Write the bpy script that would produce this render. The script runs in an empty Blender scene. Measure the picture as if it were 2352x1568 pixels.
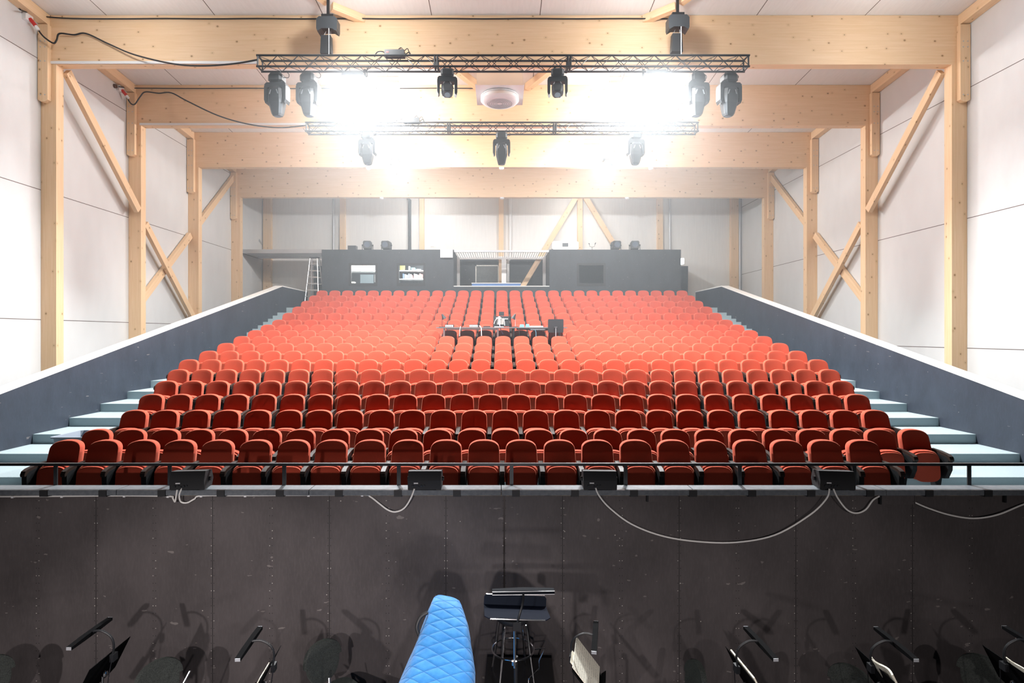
import bpy, math, random
from mathutils import Vector, Matrix
random.seed(7)
SC = bpy.context.scene
COL = SC.collection
F = 1310.0                    # focal length in pixels of the 2352 px wide frame
CAMH = 3.84                   # eye height above the orchestra pit floor (pit floor = 0)
VPX, VPY = 1148.0, 768.0

# ------------------------------------------------------------------ camera
cam = bpy.data.cameras.new('camera')
cam.sensor_width = 36.0
cam.lens = 36.0 * F / 2352.0
cam.shift_x = (1176.0 - VPX) / 2352.0
cam.shift_y = (VPY - 784.0) / 2352.0
cam.clip_start = 0.05; cam.clip_end = 200
camo = bpy.data.objects.new('camera', cam); COL.objects.link(camo)
camo.location = (0, 0, CAMH); camo.rotation_euler = (math.pi / 2, 0, 0)
SC.camera = camo

# ------------------------------------------------------------------ view and world
vs = SC.view_settings
SC.display_settings.display_device = 'sRGB'
vs.view_transform = 'Standard'; vs.look = 'None'; vs.gamma = 1.0; vs.use_curve_mapping = False
vs.exposure = 0.58
w = bpy.data.worlds.new('world'); SC.world = w; w.use_nodes = True
w.node_tree.nodes['Background'].inputs[0].default_value = (0.75, 0.85, 1.0, 1)
w.node_tree.nodes['Background'].inputs[1].default_value = 0.008
SC.cycles.max_bounces = 7; SC.cycles.diffuse_bounces = 4; SC.cycles.glossy_bounces = 3
SC.cycles.transmission_bounces = 4; SC.cycles.volume_bounces = 0; SC.cycles.transparent_max_bounces = 8
SC.cycles.sample_clamp_indirect = 6.0
SC.cycles.adaptive_threshold = 0.02
SC.cycles.caustics_reflective = False; SC.cycles.caustics_refractive = False

P0, BAY = 14.2, 3.354         # first portal frame, spacing of the frames
PZ = [P0 + BAY * k for k in range(4)]
REAR = P0 + BAY * 4 - 0.03
XL, XR = -11.43, 11.64        # side walls
def W(px, py, d):
    """the place at distance d that the photograph shows at px, py"""
    return Vector(((px - VPX) * d / F, d, CAMH + (VPY - py) * d / F))
def H(h): return CAMH + h
def ceil_h(y): return H(7.95 - 0.0797 * (y - P0))
def beam_b(k): return H(6.72 - 0.293 * k)

# ------------------------------------------------------------------ lights
def area(name, loc, size, power, rot=(0, 0, 0), col=(1, .97, .93), spread=180):
    l = bpy.data.lights.new(name, 'AREA'); l.shape = 'RECTANGLE'; l.size, l.size_y = size
    l.energy = power; l.color = col; l.spread = math.radians(spread)
    o = bpy.data.objects.new(name, l); COL.objects.link(o); o.location = loc; o.rotation_euler = rot
    return o
TRUSS_A, TRUSS_B = 13.2, 16.55
FLOODS = [((-3.35, TRUSS_A - .05, H(5.86)), 1250), ((3.58, TRUSS_A - .05, H(5.9)), 1250),
          ((-3.62, 20.45, H(5.98)), 560), ((3.74, 20.45, H(5.98)), 560)]
PANELS = [(-3.13, 15.9, H(6.95)), (3.36, 15.9, H(6.95)), (-3.13, 19.7, H(6.5)), (3.22, 19.7, H(6.5)), (-3.13, 12.1, H(7.45)), (3.36, 12.1, H(7.45)), (-8.7, 12.1, H(7.45)), (8.9, 12.1, H(7.45)), (-3.4, 25.9, H(6.6)), (3.5, 25.9, H(6.6))]  # the last six are unseen, added to brighten the nearest beam and back wall
for (p, e) in FLOODS:
    if p[1] < 15: area('flood_light', p, (.44, .26), e, (math.radians(-8), 0, 0), col=(.96, .985, 1), spread=165)
    else:
        l = bpy.data.lights.new('flood_light', 'POINT'); l.energy = e; l.shadow_soft_size = .09; l.color = (.97, .985, 1)
        o = bpy.data.objects.new('flood_light', l); COL.objects.link(o); o.location = (p[0], p[1] - .02, p[2] - .03)
for p in PANELS:
    l = bpy.data.lights.new('panel_light', 'POINT'); l.energy = 20 if p[1] > 25 else 230 if p[1] > 13 else (120 if abs(p[0]) < 5 else 58); l.shadow_soft_size = .14; l.color = (.97, .985, 1)
    o = bpy.data.objects.new('panel_light', l); COL.objects.link(o); o.location = (p[0], p[1], p[2] - .17)
# lights that stand on the stage below the camera and are aimed into the pit
def spot(name, loc, tgt, power, ang, blend, r=.05, col=(1, .91, .90)):
    l = bpy.data.lights.new(name, 'SPOT'); l.energy = power; l.spot_size = math.radians(ang); l.spot_blend = blend
    l.shadow_soft_size = r; l.color = col
    o = bpy.data.objects.new(name, l); COL.objects.link(o); o.location = loc
    o.rotation_euler = (Vector(tgt) - Vector(loc)).to_track_quat('-Z', 'Y').to_euler()
    return o
for (x, e) in ((-3.9, 440), (-1.9, 460), (0.0, 230), (2.2, 150), (4.4, 150)):
    spot('stage_spot', (x, -.3, H(-.65)), (x, 4.6, H(-4.52)), e, 67, .3)
spot('stage_spot', (.03, 1.6, H(-1.85)), (.03, 6, H(-2.4)), 60, 150, .5, .06)
# light inside the lit booth rooms
area('booth_light', (-5.9, 25.9, H(3.45)), (1.6, .8), 170, col=(1, 1, .97))
area('booth_light', (-3.4, 25.9, H(3.45)), (1.2, .6), 120, col=(1, 1, .97))

# ------------------------------------------------------------------ materials
def M(name, col, rough=.6, metal=0.0, spec=.5, sheen=0.0, emit=None, alpha=1.0):
    m = bpy.data.materials.new(name); m.use_nodes = True
    b = m.node_tree.nodes['Principled BSDF']
    b.inputs['Base Color'].default_value = (*col, 1); b.inputs['Roughness'].default_value = rough
    b.inputs['Metallic'].default_value = metal; b.inputs['Specular IOR Level'].default_value = spec
    if sheen:
        b.inputs['Sheen Weight'].default_value = sheen; b.inputs['Sheen Roughness'].default_value = .5
    if emit:
        b.inputs['Emission Color'].default_value = (*emit[:3], 1); b.inputs['Emission Strength'].default_value = emit[3]
    return m
def nt(m): return m.node_tree, m.node_tree.nodes['Principled BSDF']
def N(t, kind, **kw):
    n = t.nodes.new(kind)
    for k, v in kw.items(): setattr(n, k, v)
    return n
def math_(t, op, a, b=None, c=None):
    n = t.nodes.new('ShaderNodeMath'); n.operation = op
    for i, v in enumerate((a, b, c)):
        if v is None: continue
        if isinstance(v, (int, float)): n.inputs[i].default_value = v
        else: t.links.new(v, n.inputs[i])
    return n.outputs[0]
def coords(t, kind='Object', scale=(1, 1, 1)):
    c = t.nodes.new('ShaderNodeTexCoord'); mp = t.nodes.new('ShaderNodeMapping')
    mp.inputs['Scale'].default_value = scale
    t.links.new(c.outputs[kind], mp.inputs['Vector'])
    return mp.outputs['Vector']
def mix(t, fac, a, b):
    n = t.nodes.new('ShaderNodeMix'); n.data_type = 'RGBA'
    if isinstance(fac, (int, float)): n.inputs['Factor'].default_value = fac
    else: t.links.new(fac, n.inputs['Factor'])
    for i, v in ((6, a), (7, b)):
        if isinstance(v, tuple): n.inputs[i].default_value = (*v, 1)
        else: t.links.new(v, n.inputs[i])
    return n.outputs[2]
def noise(t, vec, scale, detail=4, rough=.5):
    n = N(t, 'ShaderNodeTexNoise'); n.inputs['Scale'].default_value = scale
    n.inputs['Detail'].default_value = detail; n.inputs['Roughness'].default_value = rough
    t.links.new(vec, n.inputs['Vector']); return n.outputs['Fac']
def ramp(t, fac, lo, hi):
    n = t.nodes.new('ShaderNodeMapRange'); n.inputs[1].default_value = lo; n.inputs[2].default_value = hi
    t.links.new(fac, n.inputs[0]); return n.outputs[0]
def bump(t, b, h, strength=.2, dist=.01):
    n = t.nodes.new('ShaderNodeBump'); n.inputs['Strength'].default_value = strength; n.inputs['Distance'].default_value = dist
    t.links.new(h, n.inputs['Height']); t.links.new(n.outputs[0], b.inputs['Normal'])

def wood(name, base=(.88, .63, .41), dark=(.80, .54, .30)):
    """glued spruce: grain, lamellas and knots along the object's own x axis"""
    m = M(name, base, .55); t, b = nt(m)
    g = noise(t, coords(t, scale=(.35, 9, 9)), 3.0, 5, .6)
    lam = noise(t, coords(t, scale=(.12, 11, 11)), 2.2, 1, .4)
    c1 = mix(t, ramp(t, g, .35, .75), base, dark)
    c2 = mix(t, math_(t, 'MULTIPLY', ramp(t, lam, .45, .7), .45), c1, (.81, .56, .31))
    tc = t.nodes.new('ShaderNodeTexCoord'); sx = t.nodes.new('ShaderNodeSeparateXYZ'); t.links.new(tc.outputs['Object'], sx.inputs[0])
    cbn = t.nodes.new('ShaderNodeCombineXYZ')
    oi = t.nodes.new('ShaderNodeObjectInfo')
    t.links.new(math_(t, 'ADD', math_(t, 'MULTIPLY', sx.outputs[0], .8), math_(t, 'MULTIPLY', oi.outputs['Random'], 50.0)), cbn.inputs[0])
    t.links.new(math_(t, 'ADD', sx.outputs[2], math_(t, 'MULTIPLY', sx.outputs[1], 1.31)), cbn.inputs[1])
    v = N(t, 'ShaderNodeTexVoronoi', voronoi_dimensions='2D'); v.inputs['Scale'].default_value = 2.7; t.links.new(cbn.outputs[0], v.inputs['Vector'])
    sep = N(t, 'ShaderNodeSeparateColor'); t.links.new(v.outputs['Color'], sep.inputs[0])
    dot = math_(t, 'LESS_THAN', v.outputs['Distance'], math_(t, 'ADD', math_(t, 'MULTIPLY', sep.outputs[1], .045), .018))
    keep = math_(t, 'GREATER_THAN', sep.outputs[0], .38)
    halo = ramp(t, v.outputs['Distance'], .15, .055)
    k2 = math_(t, 'MULTIPLY', halo, math_(t, 'MULTIPLY', keep, .35))
    c3 = mix(t, k2, c2, (.62, .39, .18))
    c4 = mix(t, math_(t, 'MULTIPLY', dot, math_(t, 'MULTIPLY', keep, .85)), c3, (.34, .18, .08))
    t.links.new(c4, b.inputs['Base Color'])
    return m
def seam_line(t, axis, period, origin, half):
    g = t.nodes.new('ShaderNodeNewGeometry'); s = t.nodes.new('ShaderNodeSeparateXYZ'); t.links.new(g.outputs['Position'], s.inputs[0])
    q = math_(t, 'ADD', s.outputs[axis], -origin + period * 40 + period / 2)
    q = math_(t, 'SUBTRACT', math_(t, 'MODULO', q, period), period / 2)
    return math_(t, 'LESS_THAN', math_(t, 'ABSOLUTE', q), half)
def panel_wall(name, col, period, origin, axis=2, half=.009):
    m = M(name, col, .6); t, b = nt(m)
    n = noise(t, coords(t, scale=(6, 1, .4)), 3.0, 3)
    c = mix(t, ramp(t, n, .3, .7), col, tuple(x * .95 for x in col))
    if period:
        c = mix(t, seam_line(t, axis, period, origin, half), c, (.12, .09, .08))
    t.links.new(c, b.inputs['Base Color']); return m
def speckled(name, col, col2, scale, rough=.9, bs=.3):
    m = M(name, col, rough, spec=.2); t, b = nt(m)
    n = noise(t, coords(t), scale, 3, .6)
    t.links.new(mix(t, ramp(t, n, .35, .65), col, col2), b.inputs['Base Color'])
    bump(t, b, n, bs, .004); return m
def fabric(name, col, col2, scale=160, sheen=.35, tint=(1, .55, .38, 1)):
    m = M(name, col, .85, spec=.15, sheen=sheen); t, b = nt(m)
    b.inputs['Sheen Tint'].default_value = tint
    n = noise(t, coords(t), scale, 2); big = noise(t, coords(t, scale=(1, 1, 1.6)), 6, 2)
    c = mix(t, ramp(t, n, .3, .7), col, col2)
    t.links.new(mix(t, math_(t, 'MULTIPLY', ramp(t, big, .4, .8), .3), c, tuple(x * .8 for x in col)), b.inputs['Base Color'])
    bump(t, b, n, .25, .002); return m
def black_ply(name, base, scuffs=True, dots=True):
    """painted plywood: screw lines, chips and scuffs"""
    m = M(name, base, .55, spec=.35); t, b = nt(m)
    g = t.nodes.new('ShaderNodeNewGeometry'); s = t.nodes.new('ShaderNodeSeparateXYZ'); t.links.new(g.outputs['Position'], s.inputs[0])
    n = noise(t, coords(t, scale=(1, 1, .5)), 2.2, 6, .6)
    c = mix(t, ramp(t, n, .3, .75), tuple(x * .8 for x in base), tuple(x * 1.25 for x in base))
    fine = noise(t, coords(t, scale=(1.2, 1.2, .25)), 40, 3, .7)
    c = mix(t, math_(t, 'MULTIPLY', ramp(t, fine, .45, .8), .35), c, tuple(x * 1.7 for x in base))
    v = N(t, 'ShaderNodeTexVoronoi'); v.inputs['Scale'].default_value = 5.5; t.links.new(coords(t), v.inputs['Vector'])
    sep = N(t, 'ShaderNodeSeparateColor'); t.links.new(v.outputs['Color'], sep.inputs[0])
    chip = math_(t, 'MULTIPLY', math_(t, 'LESS_THAN', v.outputs['Distance'], .035), math_(t, 'GREATER_THAN', sep.outputs[0], .62))
    sc = noise(t, coords(t, scale=(3.2, 1, 7)), 3.1, 2, .4)
    sc2 = noise(t, coords(t, scale=(1, 1, 1)), 1.7, 2)
    scuff = math_(t, 'MULTIPLY', math_(t, 'GREATER_THAN', sc, .735), math_(t, 'GREATER_THAN', sc2, .5))
    c = mix(t, math_(t, 'MULTIPLY', scuff, .4), c, (.32, .29, .27))
    c = mix(t, math_(t, 'MULTIPLY', chip, .8), c, (.6, .56, .5))
    if dots:
        P = .6135
        q = math_(t, 'ADD', s.outputs[0], P * 40 + P / 2 - .046 + .613)
        qa = math_(t, 'SUBTRACT', math_(t, 'MODULO', q, P), P / 2)
        ab = math_(t, 'ABSOLUTE', math_(t, 'SUBTRACT', math_(t, 'ABSOLUTE', qa), .014))
        cz = math_(t, 'DIVIDE', s.outputs[2], .079)
        fz = math_(t, 'ABSOLUTE', math_(t, 'SUBTRACT', math_(t, 'FRACT', cz), .5))
        d = math_(t, 'ADD', math_(t, 'POWER', math_(t, 'MULTIPLY', fz, .079), 2.0), math_(t, 'POWER', ab, 2.0))
        hole = math_(t, 'LESS_THAN', d, .0038 ** 2)
        wn = N(t, 'ShaderNodeTexWhiteNoise', noise_dimensions='2D'); cb = N(t, 'ShaderNodeCombineXYZ')
        t.links.new(math_(t, 'FLOOR', math_(t, 'DIVIDE', q, P / 2)), cb.inputs[0]); t.links.new(math_(t, 'FLOOR', cz), cb.inputs[1])
        t.links.new(cb.outputs[0], wn.inputs['Vector'])
        wh = math_(t, 'GREATER_THAN', wn.outputs['Value'], .74)
        c = mix(t, hole, c, mix(t, wh, (.004, .004, .004), (.65, .62, .56)))
        line = math_(t, 'LESS_THAN', math_(t, 'ABSOLUTE', math_(t, 'SUBTRACT', math_(t, 'MODULO', math_(t, 'ADD', q, P / 2), P * 2), P)), .0025)
        c = mix(t, line, c, (.006, .006, .006))
    t.links.new(c, b.inputs['Base Color']); bump(t, b, fine, .08, .003); return m

m_wood = wood('spruce_timber')
m_wall = panel_wall('white_wall_left', (.72, .72, .715), 3.23, H(.37))
m_wallr = panel_wall('white_wall_right', (.72, .72, .715), 3.23, H(-.34))
m_wallb = panel_wall('white_wall_rear', (.86, .85, .83), 0, 0)
m_ceil = panel_wall('white_ceiling', (.82, .80, .79), 2.7, 1.0, 0, .01)
m_ply = black_ply('black_painted_plywood', (.075, .066, .066))
m_parapet = black_ply('slate_painted_plywood', (.032, .040, .055), dots=False)
m_cap = speckled('white_cap', (.86, .84, .80), (.80, .78, .74), 20, .6, .05)
m_booth = black_ply('grey_painted_board', (.035, .042, .05), dots=False)
m_carpet = speckled('grey_carpet', (.44, .53, .56), (.34, .42, .45), 140)
m_dark = speckled('dark_floor', (.02, .02, .022), (.035, .035, .035), 30, .7, .1)
m_red = fabric('red_fabric', (.52, .074, .040), (.45, .062, .033))
m_chairgrey = fabric('charcoal_fabric', (.030, .034, .032), (.07, .078, .072), 130, .1, (.8, 1, .9, 1))
m_blk = M('black_metal', (.012, .013, .015), .42, spec=.4)
m_frame = M('black_seat_frame', (.008, .009, .010), .6, spec=.18)
m_blkmat = M('black_plastic', (.014, .015, .017), .6)
m_matte = M('matte_black', (.003, .003, .0035), .8, spec=.06)
m_ledge = speckled('grey_painted_ledge', (.12, .135, .15), (.16, .175, .19), 25, .45, .1)
m_housing = M('lamp_housing', (.035, .04, .045), .45)
m_truss = M('black_truss', (.03, .033, .038), .45)
m_chrome = M('chrome', (.8, .8, .82), .12, 1.0)
m_alu = M('aluminium', (.72, .74, .76), .35, 1.0)
m_galv = M('galvanised_pipe', (.55, .57, .6), .45, .6)
m_white = M('white_plastic', (.82, .82, .82), .4)
m_cablew = M('white_cable', (.88, .87, .83), .5)
m_cableb = M('black_cable', (.012, .012, .014), .5)
m_redp = M('red_plastic', (.55, .03, .025), .4)
m_paper = speckled('sheet_paper', (.85, .82, .70), (.80, .76, .62), 15, .8, .03)
m_grey = M('grey_plastic', (.30, .34, .40), .5)
m_armwood = M('dark_armrest', (.022, .013, .010), .5, spec=.25)
m_lens = M('lamp_lens', (.9, .9, .9), .3, emit=(1, .97, .93, 14))
m_panel = M('panel_lens', (.9, .9, .9), .3, emit=(1, .97, .90, 30))
m_glow = M('sign_glow', (.8, 1, .95), .4, emit=(.75, 1, 1, 6))
m_lensdark = M('dark_lens', (.10, .13, .17), .08, spec=.8)
m_blue = M('blue_plastic', (.10, .22, .50), .5)
m_cyan = M('light_blue_plastic', (.18, .45, .60), .5)
m_steel = M('dark_steel', (.05, .055, .06), .4, .5)

def glass_mat():
    m = bpy.data.materials.new('window_glass'); m.use_nodes = True; t = m.node_tree
    for n in list(t.nodes): t.nodes.remove(n)
    o = N(t, 'ShaderNodeOutputMaterial'); mx = N(t, 'ShaderNodeMixShader'); tr = N(t, 'ShaderNodeBsdfTransparent'); gl = N(t, 'ShaderNodeBsdfGlossy')
    gl.inputs['Roughness'].default_value = .03
    fr = N(t, 'ShaderNodeFresnel'); fr.inputs[0].default_value = 1.45
    t.links.new(fr.outputs[0], mx.inputs[0]); t.links.new(tr.outputs[0], mx.inputs[1]); t.links.new(gl.outputs[0], mx.inputs[2])
    t.links.new(mx.outputs[0], o.inputs[0]); return m
m_glass = glass_mat()

def quilt_mat():
    m = M('blue_quilt', (.05, .30, .72), .75, spec=.2, sheen=.2); t, b = nt(m)
    c = t.nodes.new('ShaderNodeTexCoord'); s = t.nodes.new('ShaderNodeSeparateXYZ'); t.links.new(c.outputs['Object'], s.inputs[0])
    tt = math_(t, 'ADD', math_(t, 'MULTIPLY', s.outputs[2], .484), math_(t, 'MULTIPLY', s.outputs[1], .875))
    def fam(kx, sp):
        u = math_(t, 'ADD', tt, math_(t, 'MULTIPLY', s.outputs[0], kx))
        u = math_(t, 'FRACT', math_(t, 'ADD', math_(t, 'DIVIDE', u, sp), 50.0))
        return math_(t, 'ABSOLUTE', math_(t, 'SUBTRACT', u, .5))
    a, d = fam(.61, .0855), fam(-.33, .0855)
    mn = math_(t, 'MAXIMUM', a, d)
    wr = noise(t, coords(t, scale=(1, 1, 1.8)), 14, 4, .6)
    col = mix(t, ramp(t, wr, .3, .75), (.04, .25, .66), (.075, .36, .80))
    t.links.new(mix(t, math_(t, 'MULTIPLY', ramp(t, mn, .455, .5), .75), col, (.02, .12, .42)), b.inputs['Base Color'])
    puff = math_(t, 'SUBTRACT', 1.0, math_(t, 'POWER', math_(t, 'MULTIPLY', mn, 2.0), 4.0))
    bump(t, b, math_(t, 'ADD', puff, math_(t, 'MULTIPLY', wr, .5)), .6, .008); return m
m_quilt = quilt_mat()

def music_mat():
    m = M('printed_music', (.85, .82, .70), .8); t, b = nt(m)
    c = t.nodes.new('ShaderNodeTexCoord'); s = t.nodes.new('ShaderNodeSeparateXYZ'); t.links.new(c.outputs['Object'], s.inputs[0])
    st = math_(t, 'FRACT', math_(t, 'ADD', math_(t, 'DIVIDE', s.outputs[1], .026), 20.0))
    band = math_(t, 'LESS_THAN', st, .5)
    n = noise(t, coords(t, scale=(1, .6, 1)), 120, 1)
    ink = math_(t, 'MULTIPLY', band, ramp(t, n, .45, .6))
    t.links.new(mix(t, math_(t, 'MULTIPLY', ink, .4), (.86, .83, .70), (.15, .14, .12)), b.inputs['Base Color']); return m
m_music = music_mat()

# ------------------------------------------------------------------ mesh helpers
class B:
    def __init__(s): s.v = []; s.f = []; s.m = []; s.mi = 0
    def add(s, vs, fs):
        o = len(s.v); s.v += [tuple(p) for p in vs]; s.f += [tuple(i + o for i in f) for f in fs]; s.m += [s.mi] * len(fs); return s
    def box(s, x0, x1, y0, y1, z0, z1, T=None):
        vs = [Vector((x, y, z)) for z in (z0, z1) for y in (y0, y1) for x in (x0, x1)]
        if T is not None: vs = [T @ p for p in vs]
        return s.add(vs, [(0, 2, 3, 1), (4, 5, 7, 6), (0, 1, 5, 4), (2, 6, 7, 3), (0, 4, 6, 2), (1, 3, 7, 5)])
    def loft(s, rings, cap0=True, cap1=True):
        n = len(rings[0]); vs = [p for r in rings for p in r]; fs = []
        for k in range(len(rings) - 1):
            for i in range(n):
                j = (i + 1) % n
                fs.append((k * n + i, k * n + j, (k + 1) * n + j, (k + 1) * n + i))
        if cap0: fs.append(tuple(range(n))[::-1])
        if cap1: fs.append(tuple((len(rings) - 1) * n + i for i in range(n)))
        return s.add(vs, fs)
    def cyl(s, p0, p1, r0, r1=None, n=10, cap=True):
        p0, p1 = Vector(p0), Vector(p1); r1 = r0 if r1 is None else r1
        d = (p1 - p0).normalized(); a = d.orthogonal().normalized(); b = d.cross(a)
        ring = lambda c, r: [c + a * (math.cos(2 * math.pi * i / n) * r) + b * (math.sin(2 * math.pi * i / n) * r) for i in range(n)]
        return s.loft([ring(p0, r0), ring(p1, r1)], cap, cap)
    def tube(s, pts, r, n=6):
        pts = [Vector(p) for p in pts]; rings = []; a = None
        for i, p in enumerate(pts):
            d = (pts[min(i + 1, len(pts) - 1)] - pts[max(i - 1, 0)]).normalized()
            a = (d.orthogonal() if a is None else a - d * a.dot(d)).normalized(); b = d.cross(a)
            rings.append([p + a * (math.cos(2 * math.pi * k / n) * r) + b * (math.sin(2 * math.pi * k / n) * r) for k in range(n)])
        return s.loft(rings)
    def lathe(s, prof, c=(0, 0, 0), n=20):
        c = Vector(c)
        return s.loft([[c + Vector((r * math.cos(2 * math.pi * i / n), r * math.sin(2 * math.pi * i / n), z)) for i in range(n)] for r, z in prof])
    def prism(s, poly, y0, y1, ax='y', T=None):
        def P(u, v, y): return Vector((u, y, v)) if ax == 'y' else (Vector((y, u, v)) if ax == 'x' else Vector((u, v, y)))
        r = [[P(u, v, y) for u, v in poly] for y in (y0, y1)]
        if T is not None: r = [[T @ p for p in q] for q in r]
        return s.loft(r)
    def pillow(s, outl, yf, yb, bev, fn=None, rings=(.2, .5, .78, .95), back=(.9, .4)):
        """an upholstered pad: outline in x, z; front face towards -y; fn bends each point"""
        cx = sum(p[0] for p in outl) / len(outl); cz = sum(p[1] for p in outl) / len(outl)
        R = []
        for k in rings: R.append((k, yf))
        R += [(1 - bev * .25 / .2, yf + bev * .12), (1, yf + bev), (1, yb - bev), (1 - bev * .3 / .2, yb)]
        for k in back: R.append((k, yb))
        rr = []
        for k, y in R:
            q = [Vector((cx + (x - cx) * k, y, cz + (z - cz) * k)) for x, z in outl]
            rr.append([fn(p) for p in q] if fn else q)
        return s.loft(rr)
    def build(s, name, mat, parent=None, loc=None, rot=None, smooth=0):
        me = bpy.data.meshes.new(name); me.from_pydata(s.v, [], s.f)
        for m in (mat if isinstance(mat, (list, tuple)) else [mat]): me.materials.append(m)
        if any(s.m): me.polygons.foreach_set('material_index', s.m)
        me.update()
        import bmesh
        bm = bmesh.new(); bm.from_mesh(me); bmesh.ops.recalc_face_normals(bm, faces=bm.faces); bm.to_mesh(me); bm.free()
        if smooth:
            me.polygons.foreach_set('use_smooth', [True] * len(me.polygons)); me.set_sharp_from_angle(angle=math.radians(smooth))
        o = bpy.data.objects.new(name, me); COL.objects.link(o)
        if parent: o.parent = parent
        if loc is not None: o.location = loc
        if rot is not None: o.rotation_euler = rot
        return o
def tag(o, label=None, cat=None, group=None, kind=None):
    for k, v in (('label', label), ('category', cat), ('group', group), ('kind', kind)):
        if v: o[k] = v
    return o
def thing(name, label, cat, loc=(0, 0, 0), rz=0, group=None):
    o = bpy.data.objects.new(name, None); COL.objects.link(o); o.empty_display_size = .1
    o.location = loc; o.rotation_euler = (0, 0, rz)
    return tag(o, label, cat, group)
def struct(o, label=None, cat=None): return tag(o, label, cat, None, 'structure')
def copy_tree(o, parent=None):
    c = o.copy(); COL.objects.link(c)
    if parent: c.parent = parent
    for ch in KIDS.get(o.name, []): copy_tree(ch, c)
    return c
KIDS = {}
def proto(root):
    def walk(o):
        KIDS[o.name] = [c for c in o.children]
        for c in KIDS[o.name]: walk(c)
    walk(root); return root
def timber(name, p0, p1, w_, d_, mat=None, up=(0, 0, 1), parent=None):
    p0, p1 = Vector(p0), Vector(p1); L = (p1 - p0).length; x = (p1 - p0).normalized(); u = Vector(up)
    if abs(x.dot(u)) > .95: u = Vector((0, 1, 0))
    y = u.cross(x).normalized(); z = x.cross(y)
    o = B().box(0, L, -w_ / 2, w_ / 2, -d_ / 2, d_ / 2).build(name, mat or m_wood, parent)
    R = Matrix((x, y, z)).transposed().to_4x4(); o.matrix_world = Matrix.Translation(p0) @ R
    return o
ORD = ['', 'first', 'second', 'third', 'fourth', 'fifth', 'sixth', 'seventh', 'eighth', 'ninth', 'tenth', 'eleventh', 'twelfth', 'thirteenth', 'fourteenth', 'fifteenth']
def spline(pts, k=6):
    pts = [Vector(p) for p in pts]; out = []
    for i in range(len(pts) - 1):
        a, b, c, d = pts[max(i - 1, 0)], pts[i], pts[i + 1], pts[min(i + 2, len(pts) - 1)]
        for j in range(k):
            t = j / k
            out.append(.5 * ((2 * b) + (c - a) * t + (2 * a - 5 * b + 4 * c - d) * t * t + (3 * b - a - 3 * c + d) * t ** 3))
    return out + [pts[-1]]
def superout(wt, wb, zt, zb, ht, hb, nt_=3.0, nb=4.0, n=16):
    """closed outline: arched top, straight sides, rounded bottom"""
    o = []
    for i in range(n + 1):
        a = math.pi * i / n; c, s_ = math.cos(a), math.sin(a)
        o.append((wt * math.copysign(abs(c) ** (2 / nt_), c), zt + ht * s_ ** (2 / nt_)))
    for i in range(n + 1):
        a = math.pi + math.pi * i / n; c, s_ = math.cos(a), -math.sin(a)
        o.append((wb * math.copysign(abs(c) ** (2 / nb), c), zb - hb * max(s_, 0) ** (2 / nb)))
    return o

# ------------------------------------------------------------------ the hall
struct(B().box(XL - .3, XR + .3, -1.5, REAR + .3, -.2, 0).build('floor', m_dark), 'dark floor of the orchestra pit', 'floor')
cy0, cy1 = 11.0, REAR + .2
def ceil_mesh():
    b = B(); vs = []
    for x in (XL - .2, XR + .2):
        for y in (cy0, cy1):
            for dz in (0, .2): vs.append((x, y, ceil_h(y) + dz))
    return b.add(vs, [(0, 2, 6, 4), (1, 5, 7, 3), (0, 1, 3, 2), (4, 6, 7, 5), (0, 4, 5, 1), (2, 3, 7, 6)])
struct(ceil_mesh().build('ceiling', m_ceil), 'white panelled ceiling between the timber beams', 'ceiling')
struct(B().prism([(11.0, 0), (REAR + .2, 0), (REAR + .2, ceil_h(REAR) + .1), (11.0, ceil_h(11.0) + .1)], XL - .2, XL, 'x').build('wall_left', m_wall), 'white panelled wall on the left of the hall', 'wall')
struct(B().prism([(11.0, 0), (REAR + .2, 0), (REAR + .2, ceil_h(REAR) + .1), (11.0, ceil_h(11.0) + .1)], XR, XR + .2, 'x').build('wall_right', m_wallr), 'white panelled wall on the right of the hall', 'wall')
struct(B().box(XL, XR, REAR, REAR + .2, 0, ceil_h(REAR) + .1).build('wall_back', m_wallb), 'white wall at the back of the hall', 'wall')

# terraces and stepped aisles: floor heights relative to the eye
ROWS = 18
SEAT_H = .93
TOP = {1: -1.46, 2: -1.46, 3: -1.283, 4: -1.108, 5: -.932, 6: -.757, 7: -.581, 8: -.405, 9: -.225, 10: -.045, 11: .13, 12: .31, 13: .487, 14: .745, 15: 1.004, 16: 1.263, 17: 1.525, 18: 1.79}
FLOOR = {r: TOP[r] - SEAT_H for r in TOP}
def zrow(r): return 7.97 + .9 * (r - 1)       # where the top of the backrests stands
def edge(r): return zrow(r) - .92            # front edge of the row's platform
PL, PR = -8.72, 8.89                          # inner faces of the side parapets
GAL = 1.10                                    # floor of the gallery behind the last row
poly = [(6.12, 0), (6.12, H(FLOOR[1]))]
for r in range(3, ROWS + 1): poly += [(edge(r), H(FLOOR[r - 1])), (edge(r), H(FLOOR[r]))]
poly += [(edge(19) + .05, H(FLOOR[18])), (edge(19) + .05, H(GAL)), (REAR - .01, H(GAL)), (REAR - .01, 0)]
struct(B().prism(poly, PL, PR, 'x').build('floor_terrace', m_carpet), 'grey carpeted stepped floor under the red seats', 'floor')
struct(B().box(PL + .002, PR - .002, 6.13, 7.35, H(FLOOR[1]) + .001, H(FLOOR[1]) + .006).build('floor_bounce_cut', m_dark), 'added dark sheet over the unseen walkway, cutting bounce onto the first row', 'floor')  # dark sheet added on unseen floor so less light bounces onto the front seats
def halfsteps(x0, x1):
    b = B()
    for r in range(14, 19):
        rise = FLOOR[r] - FLOOR[r - 1]
        b.box(x0, x1, edge(r) - .45, edge(r) + .02, H(FLOOR[r - 1]) - .02, H(FLOOR[r - 1]) + rise / 2)
    return b
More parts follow.
